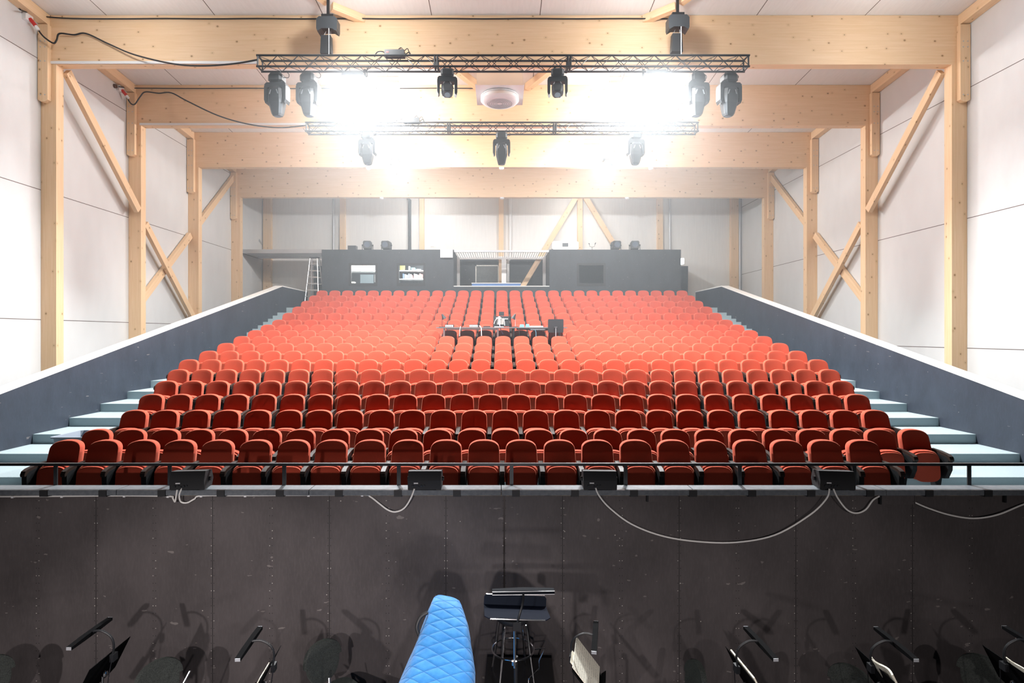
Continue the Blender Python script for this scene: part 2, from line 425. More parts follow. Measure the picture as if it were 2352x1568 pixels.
struct(halfsteps(PL, -7.62).build('floor_steps_left', m_carpet), 'grey carpeted half steps of the left aisle', 'steps')
struct(halfsteps(7.79, PR).build('floor_steps_right', m_carpet), 'grey carpeted half steps of the right aisle', 'steps')

# side parapets with white caps
def par_h(y): return min(1.93, -1.033 + .2294 * (y - 9.95))
kink = 9.95 + (1.93 + 1.033) / .2294
for side, xi, sg in (('left', PL, -1), ('right', PR, 1)):
    x0, x1 = sorted((xi, xi + sg * .28))
    pp = [(6.12, 0), (6.12, H(par_h(6.12))), (kink, H(1.93)), (25.9, H(1.93)), (25.9, 0)]
    struct(B().prism(pp, x0, x1, 'x').build('wall_parapet_' + side, m_parapet), f'slate grey sloping parapet wall beside the {side} aisle', 'wall')
    c0, c1 = sorted((xi - sg * .006, xi + sg * .286))
    cp = [(6.12, H(par_h(6.12)) - .01), (6.12, H(par_h(6.12)) + .025), (kink, H(1.93) + .025), (25.92, H(1.93) + .025), (25.92, H(1.93) - .01), (kink, H(1.93) - .01)]
    struct(B().prism(cp, c0, c1, 'x').build('trim_1' if side == 'left' else 'trim_2', m_cap), f'white cap on the sloping parapet beside the {side} aisle', 'trim')

# front wall of the auditorium (two runs of black plywood with an open joint) and its ledge
WF = 6.0
LEDGE = H(-1.617)
jx = (1158 - VPX) * WF / F
fw = B().box(XL, jx - .009, WF, WF + .1, 0, LEDGE - .06).box(jx + .009, XR, WF, WF + .1, 0, LEDGE - .06).box(jx - .05, jx + .05, WF + .09, WF + .12, 0, LEDGE - .06)
struct(fw.build('wall_front', m_ply), 'black plywood front wall below the seats with white chips and screw dots', 'wall')
led = thing('ledge', 'grey wooden ledge along the top of the black front wall', 'ledge', (0, 0, 0))
for k in range(-5, 6):
    x0 = .02 + k * 2.0
    B().box(max(x0, XL + .01), min(x0 + 1.992, XR - .01), WF - .075, WF + .125, LEDGE - .055, LEDGE).build('ledge_board', m_ledge, led)
for k in range(-9, 10):
    x = (1320 - VPX) * WF / F + k * .613 - .62
    T = Matrix.Translation((x, 0, 0))
    B().prism([(WF - .086, LEDGE + .003), (WF - .06, LEDGE + .003), (WF, LEDGE - .062), (WF, LEDGE - .075), (WF - .086, LEDGE - .065)], -.04, .04, 'x', T).build('bracket', m_blkmat, led)
struct(B().box(XL, jx - .02, WF - .006, WF, LEDGE - .078, LEDGE - .066).box(jx + .02, XR, WF - .006, WF, LEDGE - .078, LEDGE - .066).build('trim_3', speckled('raw_edge', (.28, .22, .14), (.04, .035, .03), 9)), 'raw wooden edge under the ledge of the front wall', 'trim')
RAIL_Y = WF + .14
rl = thing('guard_rail', 'thin black guard rail on flat posts along the ledge', 'railing', (0, RAIL_Y, 0))
B().box(XL + .05, XR - .05, -.018, .018, H(-1.41) , H(-1.383)).build('top_rail', m_steel, rl)
for px in (128, 390, 653, 916, 1175, 1437, 1699, 1962, 2226):
    x = (px - VPX) * RAIL_Y / F
    B().box(x - .02, x + .02, -.006, .006, LEDGE - .19, H(-1.41)).build('post', m_steel, rl)

# ------------------------------------------------------------------ timber portal frames
NAMES = ['nearest', 'second', 'third', 'farthest']
for k in range(4):
    y = PZ[k]; zb = beam_b(k); zt = ceil_h(y) - .005; nm = NAMES[k]
    o = B().box(0, XR - XL - .02, 0, .24, -(zt - zb) / 2, (zt - zb) / 2).build('beam', m_wood, loc=(XL + .01, y, (zb + zt) / 2))
    struct(o, f'{nm} deep laminated spruce beam across the hall', 'beam')
    for side, x, sg in (('left', XL, 1), ('right', XR, -1)):
        xa, xb = sorted((x + sg * .005, x + sg * .385))
        c = B().box(0, zb, -.12, .12, -(xb - xa) / 2, (xb - xa) / 2).build('column', m_wood, loc=((xa + xb) / 2, y + .12, 0), rot=(0, -math.pi / 2, 0))
        struct(c, f'laminated spruce column on the {side} wall under the {nm} beam', 'column')
        xa, xb = sorted((x + sg * .02, x + sg * .265))
        L = zt - .285 - (H(5.80) - .293 * k)
        t = thing('splice_board', f'bolted timber board at the {side} end of the {nm} beam', 'timber board', ((xa + xb) / 2, y, H(5.80) - .293 * k), 0, 'boards at the beam ends')
        hw = (xb - xa) / 2
        bb = B().prism([(0, -hw), (L, -hw), (L, hw), (0, hw), (-.05, hw - .08), (-.05, -hw + .08)], -.12, -.002, 'z')
        bb.v = [(p[0], p[2], p[1]) for p in bb.v]
        bb.build('board', m_wood, t, rot=(0, -math.pi / 2, 0))
        bl = B()
        for zz in (.12, .95, 1.3, L - .42):
            for xx in (-.055, .055): bl.cyl((xx, -.127, zz), (xx, -.115, zz), .014, n=8)
        bl.build('bolt', m_galv, t)
for side, x, sg in (('left', XL, 1), ('right', XR, -1)):
    o = timber('beam', (x + sg * .12, cy0, ceil_h(cy0) - .14), (x + sg * .12, REAR, ceil_h(REAR) - .14), .22, .26)
    struct(o, f'long timber along the top of the {side} wall under the ceiling', 'beam')
    def seg(p0, p1, ya, yb, lab):
        p0, p1 = Vector(p0), Vector(p1); f = lambda y: p0 + (p1 - p0) * ((y - p0.y) / (p1.y - p0.y))
        tag(timber('diagonal_brace', f(ya), f(yb), .12, .23), lab, 'brace', 'wall braces')
    c = [(z_ - .06, z_ + .30) for z_ in PZ]
    A = ((x + sg * .42, 14.45, H(6.72)), (x + sg * .22, 20.9, H(.55))); Bq = ((x + sg * .10, 24.25, H(6.7)), (x + sg * .10, 17.5, H(.6)))
    seg(*A, c[0][1], c[1][0], f'diagonal timber brace falling from the nearest beam to the second column on the {side} wall')
    seg(*A, c[1][1], c[2][0], f'inner timber of the crossed braces on the {side} wall, falling away from the stage')
    seg(*Bq, c[1][1], c[2][0], f'outer timber of the crossed braces on the {side} wall, falling towards the stage')
    seg(*Bq, c[2][1], c[3][0], f'diagonal timber brace falling from the farthest beam to the third column on the {side} wall')
for sg, side in ((-1, 'left'), (1, 'right')):
    cx = .1
    for (p0, p1, what) in (((4.2, 13.55), (6.6, 9.6), 'running outwards from'), ((4.15, 13.75), (3.5, 14.25), 'meeting the nearest beam beside'), ):
        a = (cx + sg * p0[0], p0[1], ceil_h(p0[1]) - .09); b_ = (cx + sg * p1[0], p1[1], ceil_h(p1[1]) - .09)
        tag(timber('roof_brace', a, b_, .16, .18), f'short timber roof brace {what} the {side} front chain hoist', 'brace', 'roof braces')
    a = (cx + sg * 2.6, 14.46, ceil_h(14.46) - .1); b_ = (cx + sg * .75, 17.5, ceil_h(17.5) - .1)
    tag(timber('roof_brace', a, b_, .18, .2), f'timber roof brace on the {side} side of the white ceiling heater', 'brace', 'roof braces')

# posts, pipes and braces on the back wall
by = REAR
def rx(px): return (px - VPX) * by / F
for px, wd, lab in ((617, .38, 'in the left corner'), (789, .25, 'behind the left pair of spotlights'), (970, .22, 'behind the left booth near the opening'), (1151, .23, 'in the middle'), (1331, .24, 'at the foot of the two slanting braces'), (1514, .26, 'behind the right booth'), (1684, .36, 'in the right corner')):
    o = timber('wall_post', (rx(px), by - .11, 0 if px in (617, 1684, 1151) else H(GAL)), (rx(px), by - .11, ceil_h(by) - .02), wd, .2)
    o.matrix_world = Matrix.Translation((rx(px), by - .105, H(GAL))) @ Matrix.Rotation(-math.pi / 2, 4, 'Y')
    me = o.data
    for v in me.vertices:
        v.co = (v.co.x if v.co.x < 1 else ceil_h(by) - .02 - H(GAL), (.1 if v.co.y > 0 else -.1), (wd / 2 if v.co.z > 0 else -wd / 2))
    tag(o, f'timber post on the back wall {lab}', 'post', 'posts of the back wall')
q = by - .29
tag(timber('diagonal_brace', W(1327, 447, q), W(1198, 662, q - .05), .24, .16, up=(0, 1, 0)), 'slanting timber brace falling left into the opening between the booths', 'brace', 'braces of the back wall')
tag(timber('diagonal_brace', W(1341, 447, q), W(1445, 620, q), .24, .16, up=(0, 1, 0)), 'slanting timber brace falling right behind the right booth', 'brace', 'braces of the back wall')
def pipe(pts, r, mat, label, name='pipe', cat='pipe', group='pipes on the back wall'):
    o = B().tube(pts, r, 10).build(name, mat, smooth=40); return tag(o, label, cat, group)
pd = by - .075
pipe([W(620, 452, pd), W(604, 464, pd), W(604, 553, pd), W(600, 560, pd - .1), W(593, 551, pd - .45)], .075, m_galv, 'grey drain pipe with an elbow beside the left corner post')
pipe([W(766, 450, pd), W(766, 580, pd)], .045, m_galv, 'thin metal conduit left of the left spotlights')
pipe([W(905, 440, pd - .5), W(935, 452, pd), W(941, 460, pd), W(941, 580, pd)], .075, m_steel, 'dark pipe bending under the farthest beam')
pipe([W(1172, 450, pd), W(1172, 590, pd), W(1167, 600, pd), W(1167, 665, pd)], .07, m_white, 'white pipe with a bend right of the middle post')
pipe([W(1539, 450, pd), W(1539, 580, pd)], .045, m_galv, 'thin metal conduit right of the right spotlights')
pipe([W(1699, 450, pd - .03), W(1699, 690, pd - .03)], .09, m_galv, 'grey drain pipe in the right corner of the back wall')

# ------------------------------------------------------------------ control booths
BF = 24.9
def bx(px): return (px - VPX) * BF / F
def bz(py): return CAMH + (VPY - py) * BF / F
def holed(x0, x1, z0, z1, holes, y0, y1):
    b = B(); xs = sorted({x0, x1, *[h[0] for h in holes], *[h[1] for h in holes]}); zs = sorted({z0, z1, *[h[2] for h in holes], *[h[3] for h in holes]})
    for i in range(len(xs) - 1):
        for j in range(len(zs) - 1):
            cx_, cz_ = (xs[i] + xs[i + 1]) / 2, (zs[j] + zs[j + 1]) / 2
            if any(h[0] < cx_ < h[1] and h[2] < cz_ < h[3] for h in holes): continue
            b.box(xs[i], xs[i + 1], y0, y1, zs[j], zs[j + 1])
    return b
BT = bz(573); BB = H(GAL)
wins = [(bx(801), bx(867), bz(657), bz(604)), (bx(911), bx(977), bz(657), bz(604)), (bx(1325), bx(1391), bz(657), bz(604))]
LX0, LX1, RX0, RX1 = bx(739), bx(1042), bx(1262), bx(1564)
bk = 27.2
lb = holed(LX0, LX1, BB, BT, wins[:2], BF, BF + .1)
lb.box(LX0, LX0 + .1, BF + .1, bk, BB, BT).box(LX1 - .1, LX1, BF + .1, bk, BB, BT).box(LX0 + .1, LX1 - .1, bk - .1, bk, BB, BT - .1).box(LX0 + .1, LX1 - .1, BF + .1, bk - .1, BT - .1, BT)
lb.box(-4.75, -4.65, BF + .1, bk - .1, BB, BT - .1)
struct(lb.build('wall_booth_left', m_booth), 'dark grey control booth with two lit windows behind the last row', 'booth')
rb = holed(RX0, RX1, BB, BT, wins[2:], BF, BF + .1)
rb.box(RX0, RX0 + .1, BF + .1, bk, BB, BT).box(RX1 - .1, RX1, BF + .1, bk, BB, BT).box(RX0 + .1, RX1 - .1, bk - .1, bk, BB, BT - .1).box(RX0 + .1, RX1 - .1, BF + .1, bk - .1, BT - .1, BT)
struct(rb.build('wall_booth_right', m_booth), 'dark grey control booth with one dark window behind the last row', 'booth')
struct(B().box(LX1, RX0, BF + .02, BF + .1, BB, bz(658)).build('wall_booth_middle', m_booth), 'low dark grey wall between the two booths', 'wall')
struct(B().box(LX1, RX0, BF - .01, BF + .16, bz(658), bz(656.2)).build('trim_4', m_cap), 'white cap on the low wall between the booths', 'trim')
for i, (hx0, hx1, hz0, hz1) in enumerate(wins):
    t = thing(f'window_{i + 1}', ['lit booth window nearest the ladder', 'lit booth window with shelves nearest the opening', 'dark booth window in the right booth'][i], 'window', ((hx0 + hx1) / 2, BF, hz0))
    t['kind'] = 'structure'
    hw, hh = (hx1 - hx0) / 2, hz1 - hz0
    fb = .095
    B().box(-hw, hw, -.012, .11, 0, .13).box(-hw, hw, -.012, .11, hh - fb, hh).box(-hw, -hw + fb, -.012, .11, .13, hh - fb).box(hw - fb, hw, -.012, .11, .13, hh - fb).build('window_frame', m_blkmat, t)
    B().box(-hw + fb, hw - fb, .05, .056, .13, hh - fb).build('window_pane', m_glass, t)
# alcove between the booths
struct(B().box(rx(1053), rx(1254), by - .04, by - .005, H(GAL), H((768 - 593) * by / F)).build('wall_alcove', m_booth), 'dark grey lower back wall in the opening between the booths', 'wall')
d = thing('door_1', 'grey door with a pale frame in the opening between the booths', 'door', (rx(1119), by - .045, H(GAL)))
d['kind'] = 'structure'
hw = 27 * by / F; hh = (768 - 609) * by / F - GAL
B().box(-hw, -hw + .05, -.03, 0, 0, hh).box(hw - .05, hw, -.03, 0, 0, hh).box(-hw, hw, -.03, 0, hh - .05, hh).build('door_frame', m_cap, d)
B().box(-hw + .05, hw - .05, -.01, 0, 0, hh - .05).build('door_leaf', speckled('grey_door', (.16, .17, .17), (.19, .20, .20), 10), d)
cw = thing('catwalk', 'pale steel catwalk deck bridging the gap above the opening between the booths', 'catwalk', (0, 0, 0))
B().box(LX1 + .01, RX0 - .01, 25.0, 25.1, bz(578), bz(573.5)).build('front_beam', m_galv, cw)
B().box(LX1 + .01, RX0 - .01, 27.0, 27.12, bz(578) - .05, bz(573.5)).build('rear_beam', m_white, cw)
g = B()
for i in range(40):
    x = LX1 + .06 + i * (RX0 - LX1 - .1) / 39.5
    g.box(x, x + .015, 25.1, 27.0, bz(577), bz(575.5))
g.build('grating', m_galv, cw)
cw = thing('catwalk', 'grey steel catwalk reaching from the left booth to the left wall', 'catwalk', (0, 0, 0))
B().box(XL + .02, LX0 - .01, 25.2, 25.3, bz(579), bz(570)).build('front_beam', m_galv, cw)
B().box(XL + .02, LX0 - .01, 26.9, 27.0, bz(579), bz(570)).build('rear_beam', m_galv, cw)
g = B()
for i in range(46):
    x = XL + .06 + i * (LX0 - XL - .1) / 46
    g.box(x, x + .02, 25.3, 26.9, bz(576), bz(574))
g.build('grating', m_galv, cw)
for px, lab in ((1053, 'at the left of the opening between the booths'), (1157.5, 'in front of the middle timber post'), (1250, 'at the right of the opening beside the slanting brace')):
    wdt = .13 if px != 1157.5 else .22
    x = (px - VPX) * 26.6 / F
    tag(B().box(x - wdt / 2, x + wdt / 2, 26.5, 26.7, H(GAL), bz(578) - .02).build('support_post', m_white), f'white post {lab}', 'post', 'white posts in the opening')
for side, x0, x1 in (('left', bx(713) - .35, LX0 - .03), ('right', RX1 + .03, bx(1588) + .35)):
    struct(B().box(x0, x1, 26.4, 26.5, H(GAL), H((768 - 611) * 26.45 / F)).build('wall_stair_' + side, m_parapet), f'dark panel screening the stairs at the {side} of the booths', 'wall')

# shelves and papers inside the lit rooms
def shelf(x0, x1, z, lab):
    tag(B().box(x0, x1, 26.35, 26.7, z - .04, z).box(x0, x0 + .03, 26.35, 27.08, z - .3, z - .04).box(x1 - .03, x1, 26.35, 27.08, z - .3, z - .04).box(x0, x1, 26.7, 27.08, z - .04, z).build('wall_shelf', m_white), lab, 'shelf')
def rz_(py, d=26.6): return CAMH + (VPY - py) * d / F
def rxx(px, d=26.6): return (px - VPX) * d / F
shelf(rxx(800), rxx(872), rz_(622), 'white shelf of binders behind the lit window nearest the ladder')
shelf(rxx(908), rxx(982), rz_(622), 'upper shelf behind the lit window nearest the opening')
shelf(rxx(908), rxx(982), rz_(641), 'lower shelf behind the lit window nearest the opening')
cols_ = [(.75, .25, .2), (.8, .8, .8), (.8, .8, .82), (.45, .28, .18), (.8, .8, .8), (.78, .5, .45), (.75, .3, .22), (.75, .33, .25), (.75, .3, .22), (.72, .3, .22), (.8, .8, .8), (.8, .8, .8), (.8, .8, .8)]
mcol = {}
def cm(c):
    if c not in mcol: mcol[c] = M('binding_%d' % len(mcol), c, .6)
    return mcol[c]
proto_b = None
for i, c in enumerate(cols_):
    x = rxx(804) + i * .092
    o = B().box(0, .075, 0, .25, 0, .32).build('ring_binder', cm(c), loc=(x, 26.42, rz_(622)))
    red = c[0] - c[1] > .2
    tag(o, ('reddish' if red else 'pale') + ' ring binder on the shelf behind the lit window nearest the ladder', 'binder', ('reddish' if red else 'pale') + ' ring binders')
for i, (px, wd, h_, c, tilt) in enumerate(((925, .2, .26, (.6, .55, .2), 0), (941, .05, .2, (.8, .8, .8), 0), (950, .16, .13, (.15, .45, .6), 0), (962, .22, .06, (.4, .45, .45), 0))):
    tag(B().box(-wd / 2, wd / 2, 0, .25, 0, h_).build('storage_box', cm(c), loc=(rxx(px), 26.42, rz_(622))), ['yellow striped box', 'narrow white box', 'light blue box', 'flat grey box'][i] + ' on the upper shelf in the lit window', 'box')
for i in range(11):
    px = 928 + i * 4.2
    c = [(.2, .3, .55), (.7, .7, .7), (.6, .6, .65), (.3, .4, .6), (.75, .72, .7), (.6, .2, .2), (.55, .5, .5), (.7, .7, .72), (.75, .75, .75), (.75, .35, .3), (.75, .35, .3)][i]
    o = B().box(-.03, .03, 0, .2, 0, .24 - .03 * (i % 3)).build('book', cm(c), loc=(rxx(px), 26.42, rz_(641)), rot=(0, -.25 if i == 5 else 0, 0))
    tag(o, 'small book standing on the lower shelf in the lit window', 'book', 'books on the lower booth shelf')
tag(B().box(0, .3, 0, .3, 0, .36).box(.03, .3, -.02, 0, .1, .13).build('paper_stack', m_paper, loc=(rxx(806), 26.0, H(GAL) + .95)), 'stack of white paper behind the lit window nearest the ladder', 'paper')
tag(B().box(LX0 + .12, -4.77, 25.5, 26.34, H(GAL) + .90, H(GAL) + .945).build('desk', m_white), 'white worktop behind the lit booth window nearest the ladder', 'desk')
tag(B().box(-4.63, LX1 - .12, 25.5, 26.34, H(GAL) + .90, H(GAL) + .945).build('desk', m_white), 'white worktop behind the lit booth window nearest the opening', 'desk')
tag(B().box(rxx(855), rxx(872), 27.06, 27.085, rz_(646), rz_(628)).build('notice_sheet', m_white), 'white sheet pinned up behind the lit window nearest the ladder', 'paper')
tag(B().box(rxx(822), rxx(853), 27.05, 27.08, rz_(650), rz_(628)).build('pin_board', M('pin_board', (.30, .38, .42), .7)), 'grey blue board behind the lit window nearest the ladder', 'board')

# things on top of the booths
def theatre_spot(px, lab, turn):
    x = bx(px); t = thing('theatre_spotlight', lab, 'spotlight', (x, BF + .35, BT), turn, 'spotlights on the booths')
    B().prism([(-.16, .07), (.16, .07), (.18, .12), (.18, .37), (.14, .41), (-.14, .41), (-.18, .37), (-.18, .12)], -.2, .2, 'y').build('housing', m_housing, t)
    ring = [[Vector((r * math.cos(a), y, .24 + r * math.sin(a))) for a in [2 * math.pi * i / 20 for i in range(20)]] for r, y in ((.13, -.2), (.13, -.23), (.10, -.225))]
    B().loft(ring).build('lens', m_lensdark, t, smooth=40)
    B().tube([(.23, 0, .0), (.23, 0, .28)], .015).tube([(-.23, 0, .0), (-.23, 0, .28)], .015).tube([(-.23, 0, .012), (.23, 0, .012)], .015).cyl((.18, 0, .24), (.25, 0, .24), .035).cyl((-.18, 0, .24), (-.25, 0, .24), .035).build('yoke', m_steel, t)
theatre_spot(840, 'square spotlight on the left booth, outer of the pair', .12)
theatre_spot(884, 'square spotlight on the left booth, inner of the pair', -.1)
theatre_spot(1418, 'square spotlight on the right booth, inner of the pair', .1)
theatre_spot(1462, 'square spotlight on the right booth, outer of the pair', -.12)
tag(B().box(-.18, .18, -.15, .15, 0, .2).build('equipment_case', m_steel, loc=(bx(806), BF + .3, BT)), 'small dark case on the left booth left of the spotlights', 'case')
t = thing('projector', 'white video projector on the corner of the right booth', 'projector', (bx(1299), BF + .4, BT))
B().prism([(-.58, .06), (-.52, .02), (.52, .02), (.58, .06), (.58, .33), (.5, .39), (-.5, .39), (-.58, .33)], -.3, .3, 'y').build('body', m_white, t)
B().box(-.13, .13, -.305, -.295, .14, .30).build('lens_opening', m_steel, t)
B().box(-.45, -.35, -.2, .2, 0, .02).box(.35, .45, -.2, .2, 0, .02).build('foot', m_blkmat, t)
t = thing('emergency_light', 'white emergency light box on the left booth beside the opening', 'light', (bx(1026), BF - .01, bz(592)))
B().box(-.27, .27, -.1, 0, 0, .36).build('housing', m_white, t)
B().box(-.22, .22, -.108, -.1, .08, .33).build('diffuser', M('pale_diffuser', (.8, .85, .87), .4, emit=(.9, 1, 1, .12)), t)
t = thing('exit_light', 'glowing pale exit light at the right end of the right booth', 'light', (RX1 + .02, BF + .25, bz(604)))
B().box(0, .05, 0, .3, 0, .24).build('housing', m_white, t)
B().box(.05, .2, .0, .3, .0, .24).build('lens', m_glow, t)
tag(B().box(-.07, .07, -.04, 0, 0, .16).build('wall_box', m_white, loc=(rx(993), by - .002, H((768 - 566) * by / F))), 'small white box on the back wall above the opening', 'box')
t = thing('microphone_stand', 'small forked microphone stand on top of the right booth', 'microphone stand', (bx(1362), BF + .25, BT))
B().tube([(0, 0, 0), (0, 0, .16)], .008).tube(spline([(-.12, 0, .27), (-.1, 0, .18), (0, 0, .15), (.1, 0, .18), (.13, 0, .28)]), .007).build('stem', m_blkmat, t)
B().cyl((-.12, 0, .27), (-.14, 0, .32), .018).cyl((.13, 0, .27), (.16, 0, .34), .018).cyl((0, 0, 0), (0, 0, .015), .07).build('head', m_blkmat, t)

# ladder
t = thing('step_ladder', 'aluminium step ladder leaning open left of the booths', 'ladder', ((722 - VPX) * 25.3 / F, 25.3, H(GAL)))
hl = (768 - 592) * 25.3 / F - GAL
for nm, xo, y0 in (('front_frame', -.02, -.35), ('rear_frame', .05, .35)):
    b = B()
    for s in (-1, 1):
        b.cyl((xo + s * .32, y0, 0), (xo + s * .16, y0 * .08, hl), .028, n=8)
    for i in range(1, 8):
        f_ = i / 8; wdt = .32 - .16 * f_
        b.box(xo - wdt, xo + wdt, y0 * (1 - .92 * f_) - .035, y0 * (1 - .92 * f_) + .035, hl * f_ - .015, hl * f_ + .015)
    b.build(nm, m_alu, t)
B().box(-.2, .22, -.07, .07, hl - .02, hl + .03).build('top_cap', m_blkmat, t)

# table and chairs in the alcove
t = thing('table', 'pale table with a blue front panel in the opening between the booths', 'table', ((1140 - VPX) * 25.6 / F, 25.6, H(GAL)))
th_ = (768 - 649.5) * 25.3 / F - GAL
B().box(-1.1, 1.1, -.35, .35, th_ - .03, th_).build('table_top', m_white, t)
B().box(-1.08, 1.08, -.33, -.31, th_ - .3, th_ - .03).build('modesty_panel', m_blue, t)
for s in (-1, 1):
    for u in (-1, 1): B().box(s * 1.03 - .02, s * 1.03 + .02, u * .3 - .02, u * .3 + .02, 0, th_ - .03).build('leg', m_white, t)
def small_chair(px, lab, rz, dz=0):
    t = thing('stacking_chair', lab, 'chair', ((px - VPX) * 25.5 / F, 25.5, H(GAL)), rz)
    B().box(-.21, .21, -.21, .21, .43, .46).build('seat', m_blkmat, t)
    B().box(-.2, .2, .18, .2, .72, 1.06).build('backrest', m_blkmat, t)
    for s in (-1, 1):
        for u in (-1, 1): B().cyl((s * .19, u * .19, 0), (s * .19, u * .19, 1.04 if u > 0 else .43), .012, n=6).build('leg', m_chrome, t)
small_chair(1058, 'black stacking chair left of the blue fronted table', .2)
small_chair(1213, 'black stacking chair at the foot of the slanting brace', 2.9)

# ------------------------------------------------------------------ red theatre seats
PITCH = .522
def lean_back(p):
    q = Vector(p); z = q.z
    q.y += (z - .42) * .27 - .55 * q.x * q.x * (1 if z > .3 else 1)
    return q
def lean_seat(p):
    q = Vector(p); q.y += (q.z - .2) * .10 - .25 * q.x * q.x
    return q
def seat_parts():
    back = B().pillow(superout(.213, .224, .80, .50, .13, .06, 2.55, 6, 16), -.135, -.035, .016, lean_back, back=(.9,))
    shell = B().pillow(superout(.19, .20, .74, .40, .13, .10, 2.6, 4, 8), -.038, -.018, .006, lean_back, rings=(.5, .94), back=(.5,))
    cush = B().pillow(superout(.224, .208, .50, .33, .155, .12, 2.9, 3.0, 14), -.275, -.15, .03, lean_seat, back=(.9,))
    pan = B().pillow(superout(.192, .192, .505, .34, .125, .14, 3.0, 3.0, 14), -.312, -.276, .008, lean_seat, back=(.9,))
    return back, shell, cush, pan
def standard(x):
    a = B()
    top = [(-.03, .655), (-.20, .648), (-.36, .625), (-.415, .60), (-.435, .56), (-.43, .53), (-.40, .545), (-.36, .585), (-.2, .612), (-.03, .615)]
    T = Matrix.Translation((x, 0, 0))
    a.prism(top, -.03, .03, 'x', T)
    s = B(); prof = [(-.05, .62), (-.2, .612), (-.36, .585), (-.405, .545), (-.40, .40), (-.33, .26), (-.20, .24), (-.16, .03), (-.07, .03), (-.03, .26), (.0, .42)]
    s.prism(prof, -.033, .033, 'x', T)
    s.box(x - .036, x + .036, -.24, .0, 0, .03)
    return a, s
bk_, sh_, cu_, pn_ = seat_parts()
arm_, std_ = standard(-PITCH / 2)
arm2_, std2_ = standard(PITCH / 2)
first = thing('theatre_chair', 'seat', 'seat')
o_back = bk_.build('backrest', m_red, first, smooth=50)
o_shell = sh_.build('back_shell', m_blkmat, first, smooth=50)
o_cush = cu_.build('seat_cushion', m_red, first, smooth=50)
o_pan = pn_.build('seat_pan', m_red, o_cush, smooth=50)
o_arm = arm_.build('armrest', m_armwood, first, smooth=35)
o_std = std_.build('side_frame', m_frame, first, smooth=35)
proto(first)
arm_end = arm2_.build('armrest', m_armwood, first, smooth=35); std_end = std2_.build('side_frame', m_frame, first, smooth=35)
X0 = .085
NSEAT = {1: 22, 2: 25, 3: 25, 4: 26, 5: 27, 6: 28}
ORDX = ORD + ['sixteenth']
used = False
far = []
for r in range(1, ROWS + 1):
    n = NSEAT.get(r, 29)
    xs = -5.965 if r == 1 else X0 - (n - 1) / 2 * PITCH
    for i in range(n):
        x = xs + i * PITCH + random.uniform(-.006, .006)
        loc = (x, zrow(r) - .10, H(FLOOR[r])); rz = random.uniform(-.012, .012) - .012 * (x / 7)
        if r <= 11:
            if not used: o = first; used = True
            else: o = copy_tree(first)
            o.location = loc; o.rotation_euler = (0, 0, rz)
            j = i + 1; k = n - i
            if n % 2 and j == k: pos = 'in the middle of the row'
            elif j <= k: pos = (ORD[j] + ' seat' if j > 1 else 'end seat') + ' from the left aisle'
            else: pos = (ORD[k] + ' seat' if k > 1 else 'end seat') + ' from the right aisle'
            o['label'] = f'red theatre seat, {ORD[r]} row up from the front rail, {pos}'
            o['group'] = f'red seats, {ORD[r]} row from the front'
            if i == n - 1:
                if o is first: pass
                for q_ in (arm_end, std_end):
                    c = q_.copy(); COL.objects.link(c); c.parent = o
            if o is first: bpy.context.view_layer.update()
        else: far.append((loc, rz, i == n - 1))
for q_ in (arm_end, std_end): bpy.data.objects.remove(q_)
fb = B()
parts = [(bk_, 0), (cu_, 0), (pn_, 0), (sh_, 1), (arm_, 2), (std_, 3)]
for loc, rz, last in far:
    T = Matrix.Translation(loc) @ Matrix.Rotation(rz, 4, 'Z')
    for src, mi in parts + ([(arm2_, 2), (std2_, 3)] if last else []):
        fb.mi = mi; fb.add([T @ Vector(p) for p in src.v], src.f)
fo = fb.build('theatre_chairs', [m_red, m_blkmat, m_armwood, m_frame], smooth=50)
tag(fo, 'upper seven rows of red theatre seats below the control booths', 'seats', None, 'stuff')

# ------------------------------------------------------------------ lighting trusses
def truss(name, lab, px0, px1, y, h_top, cuts):
    x0, x1 = (px0 - VPX) * y / F, (px1 - VPX) * y / F
    t = thing(name, lab, 'truss', ((x0 + x1) / 2, y, H(h_top)))
    xm = (x0 + x1) / 2; q = [x0] + [(c - VPX) * y / F for c in cuts] + [x1]
    for a, b_ in zip(q, q[1:]):
        m = B(); a -= xm; b_ -= xm; D, Hh = .27, .255
        cor = [(0, 0), (D, 0), (D, -Hh), (0, -Hh)]
        for cy, cz in cor: m.cyl((a, cy, cz), (b_, cy, cz), .025, n=8)
        n = max(1, round((b_ - a) / .25)); st = (b_ - a) / n
        for k in range(n):
            xa, xb = a + k * st, a + (k + 1) * st
            for f_ in range(4):
                c0, c1 = cor[f_], cor[(f_ + 1) % 4]
                if (k + f_) % 2: c0, c1 = c1, c0
                m.cyl((xa, *c0), (xb, *c1), .008, n=5, cap=False)
        for xe in (a + .03, b_ - .03):
            for f_ in range(4): m.cyl((xe, *cor[f_]), (xe, *cor[(f_ + 1) % 4]), .02, n=6)
        m.build('truss_section', m_truss, t, smooth=40)
    return t
hA = (768 - 127) * TRUSS_A / F; hB = (768 - 281) * TRUSS_B / F
truss('lighting_truss', 'longer black lighting truss hanging in front of the nearest beam', 589, 1722, TRUSS_A, hA, (1001, 1308))
truss('lighting_truss', 'shorter black lighting truss hanging in front of the second beam', 701, 1605, TRUSS_B, hB, (1030, 1275))

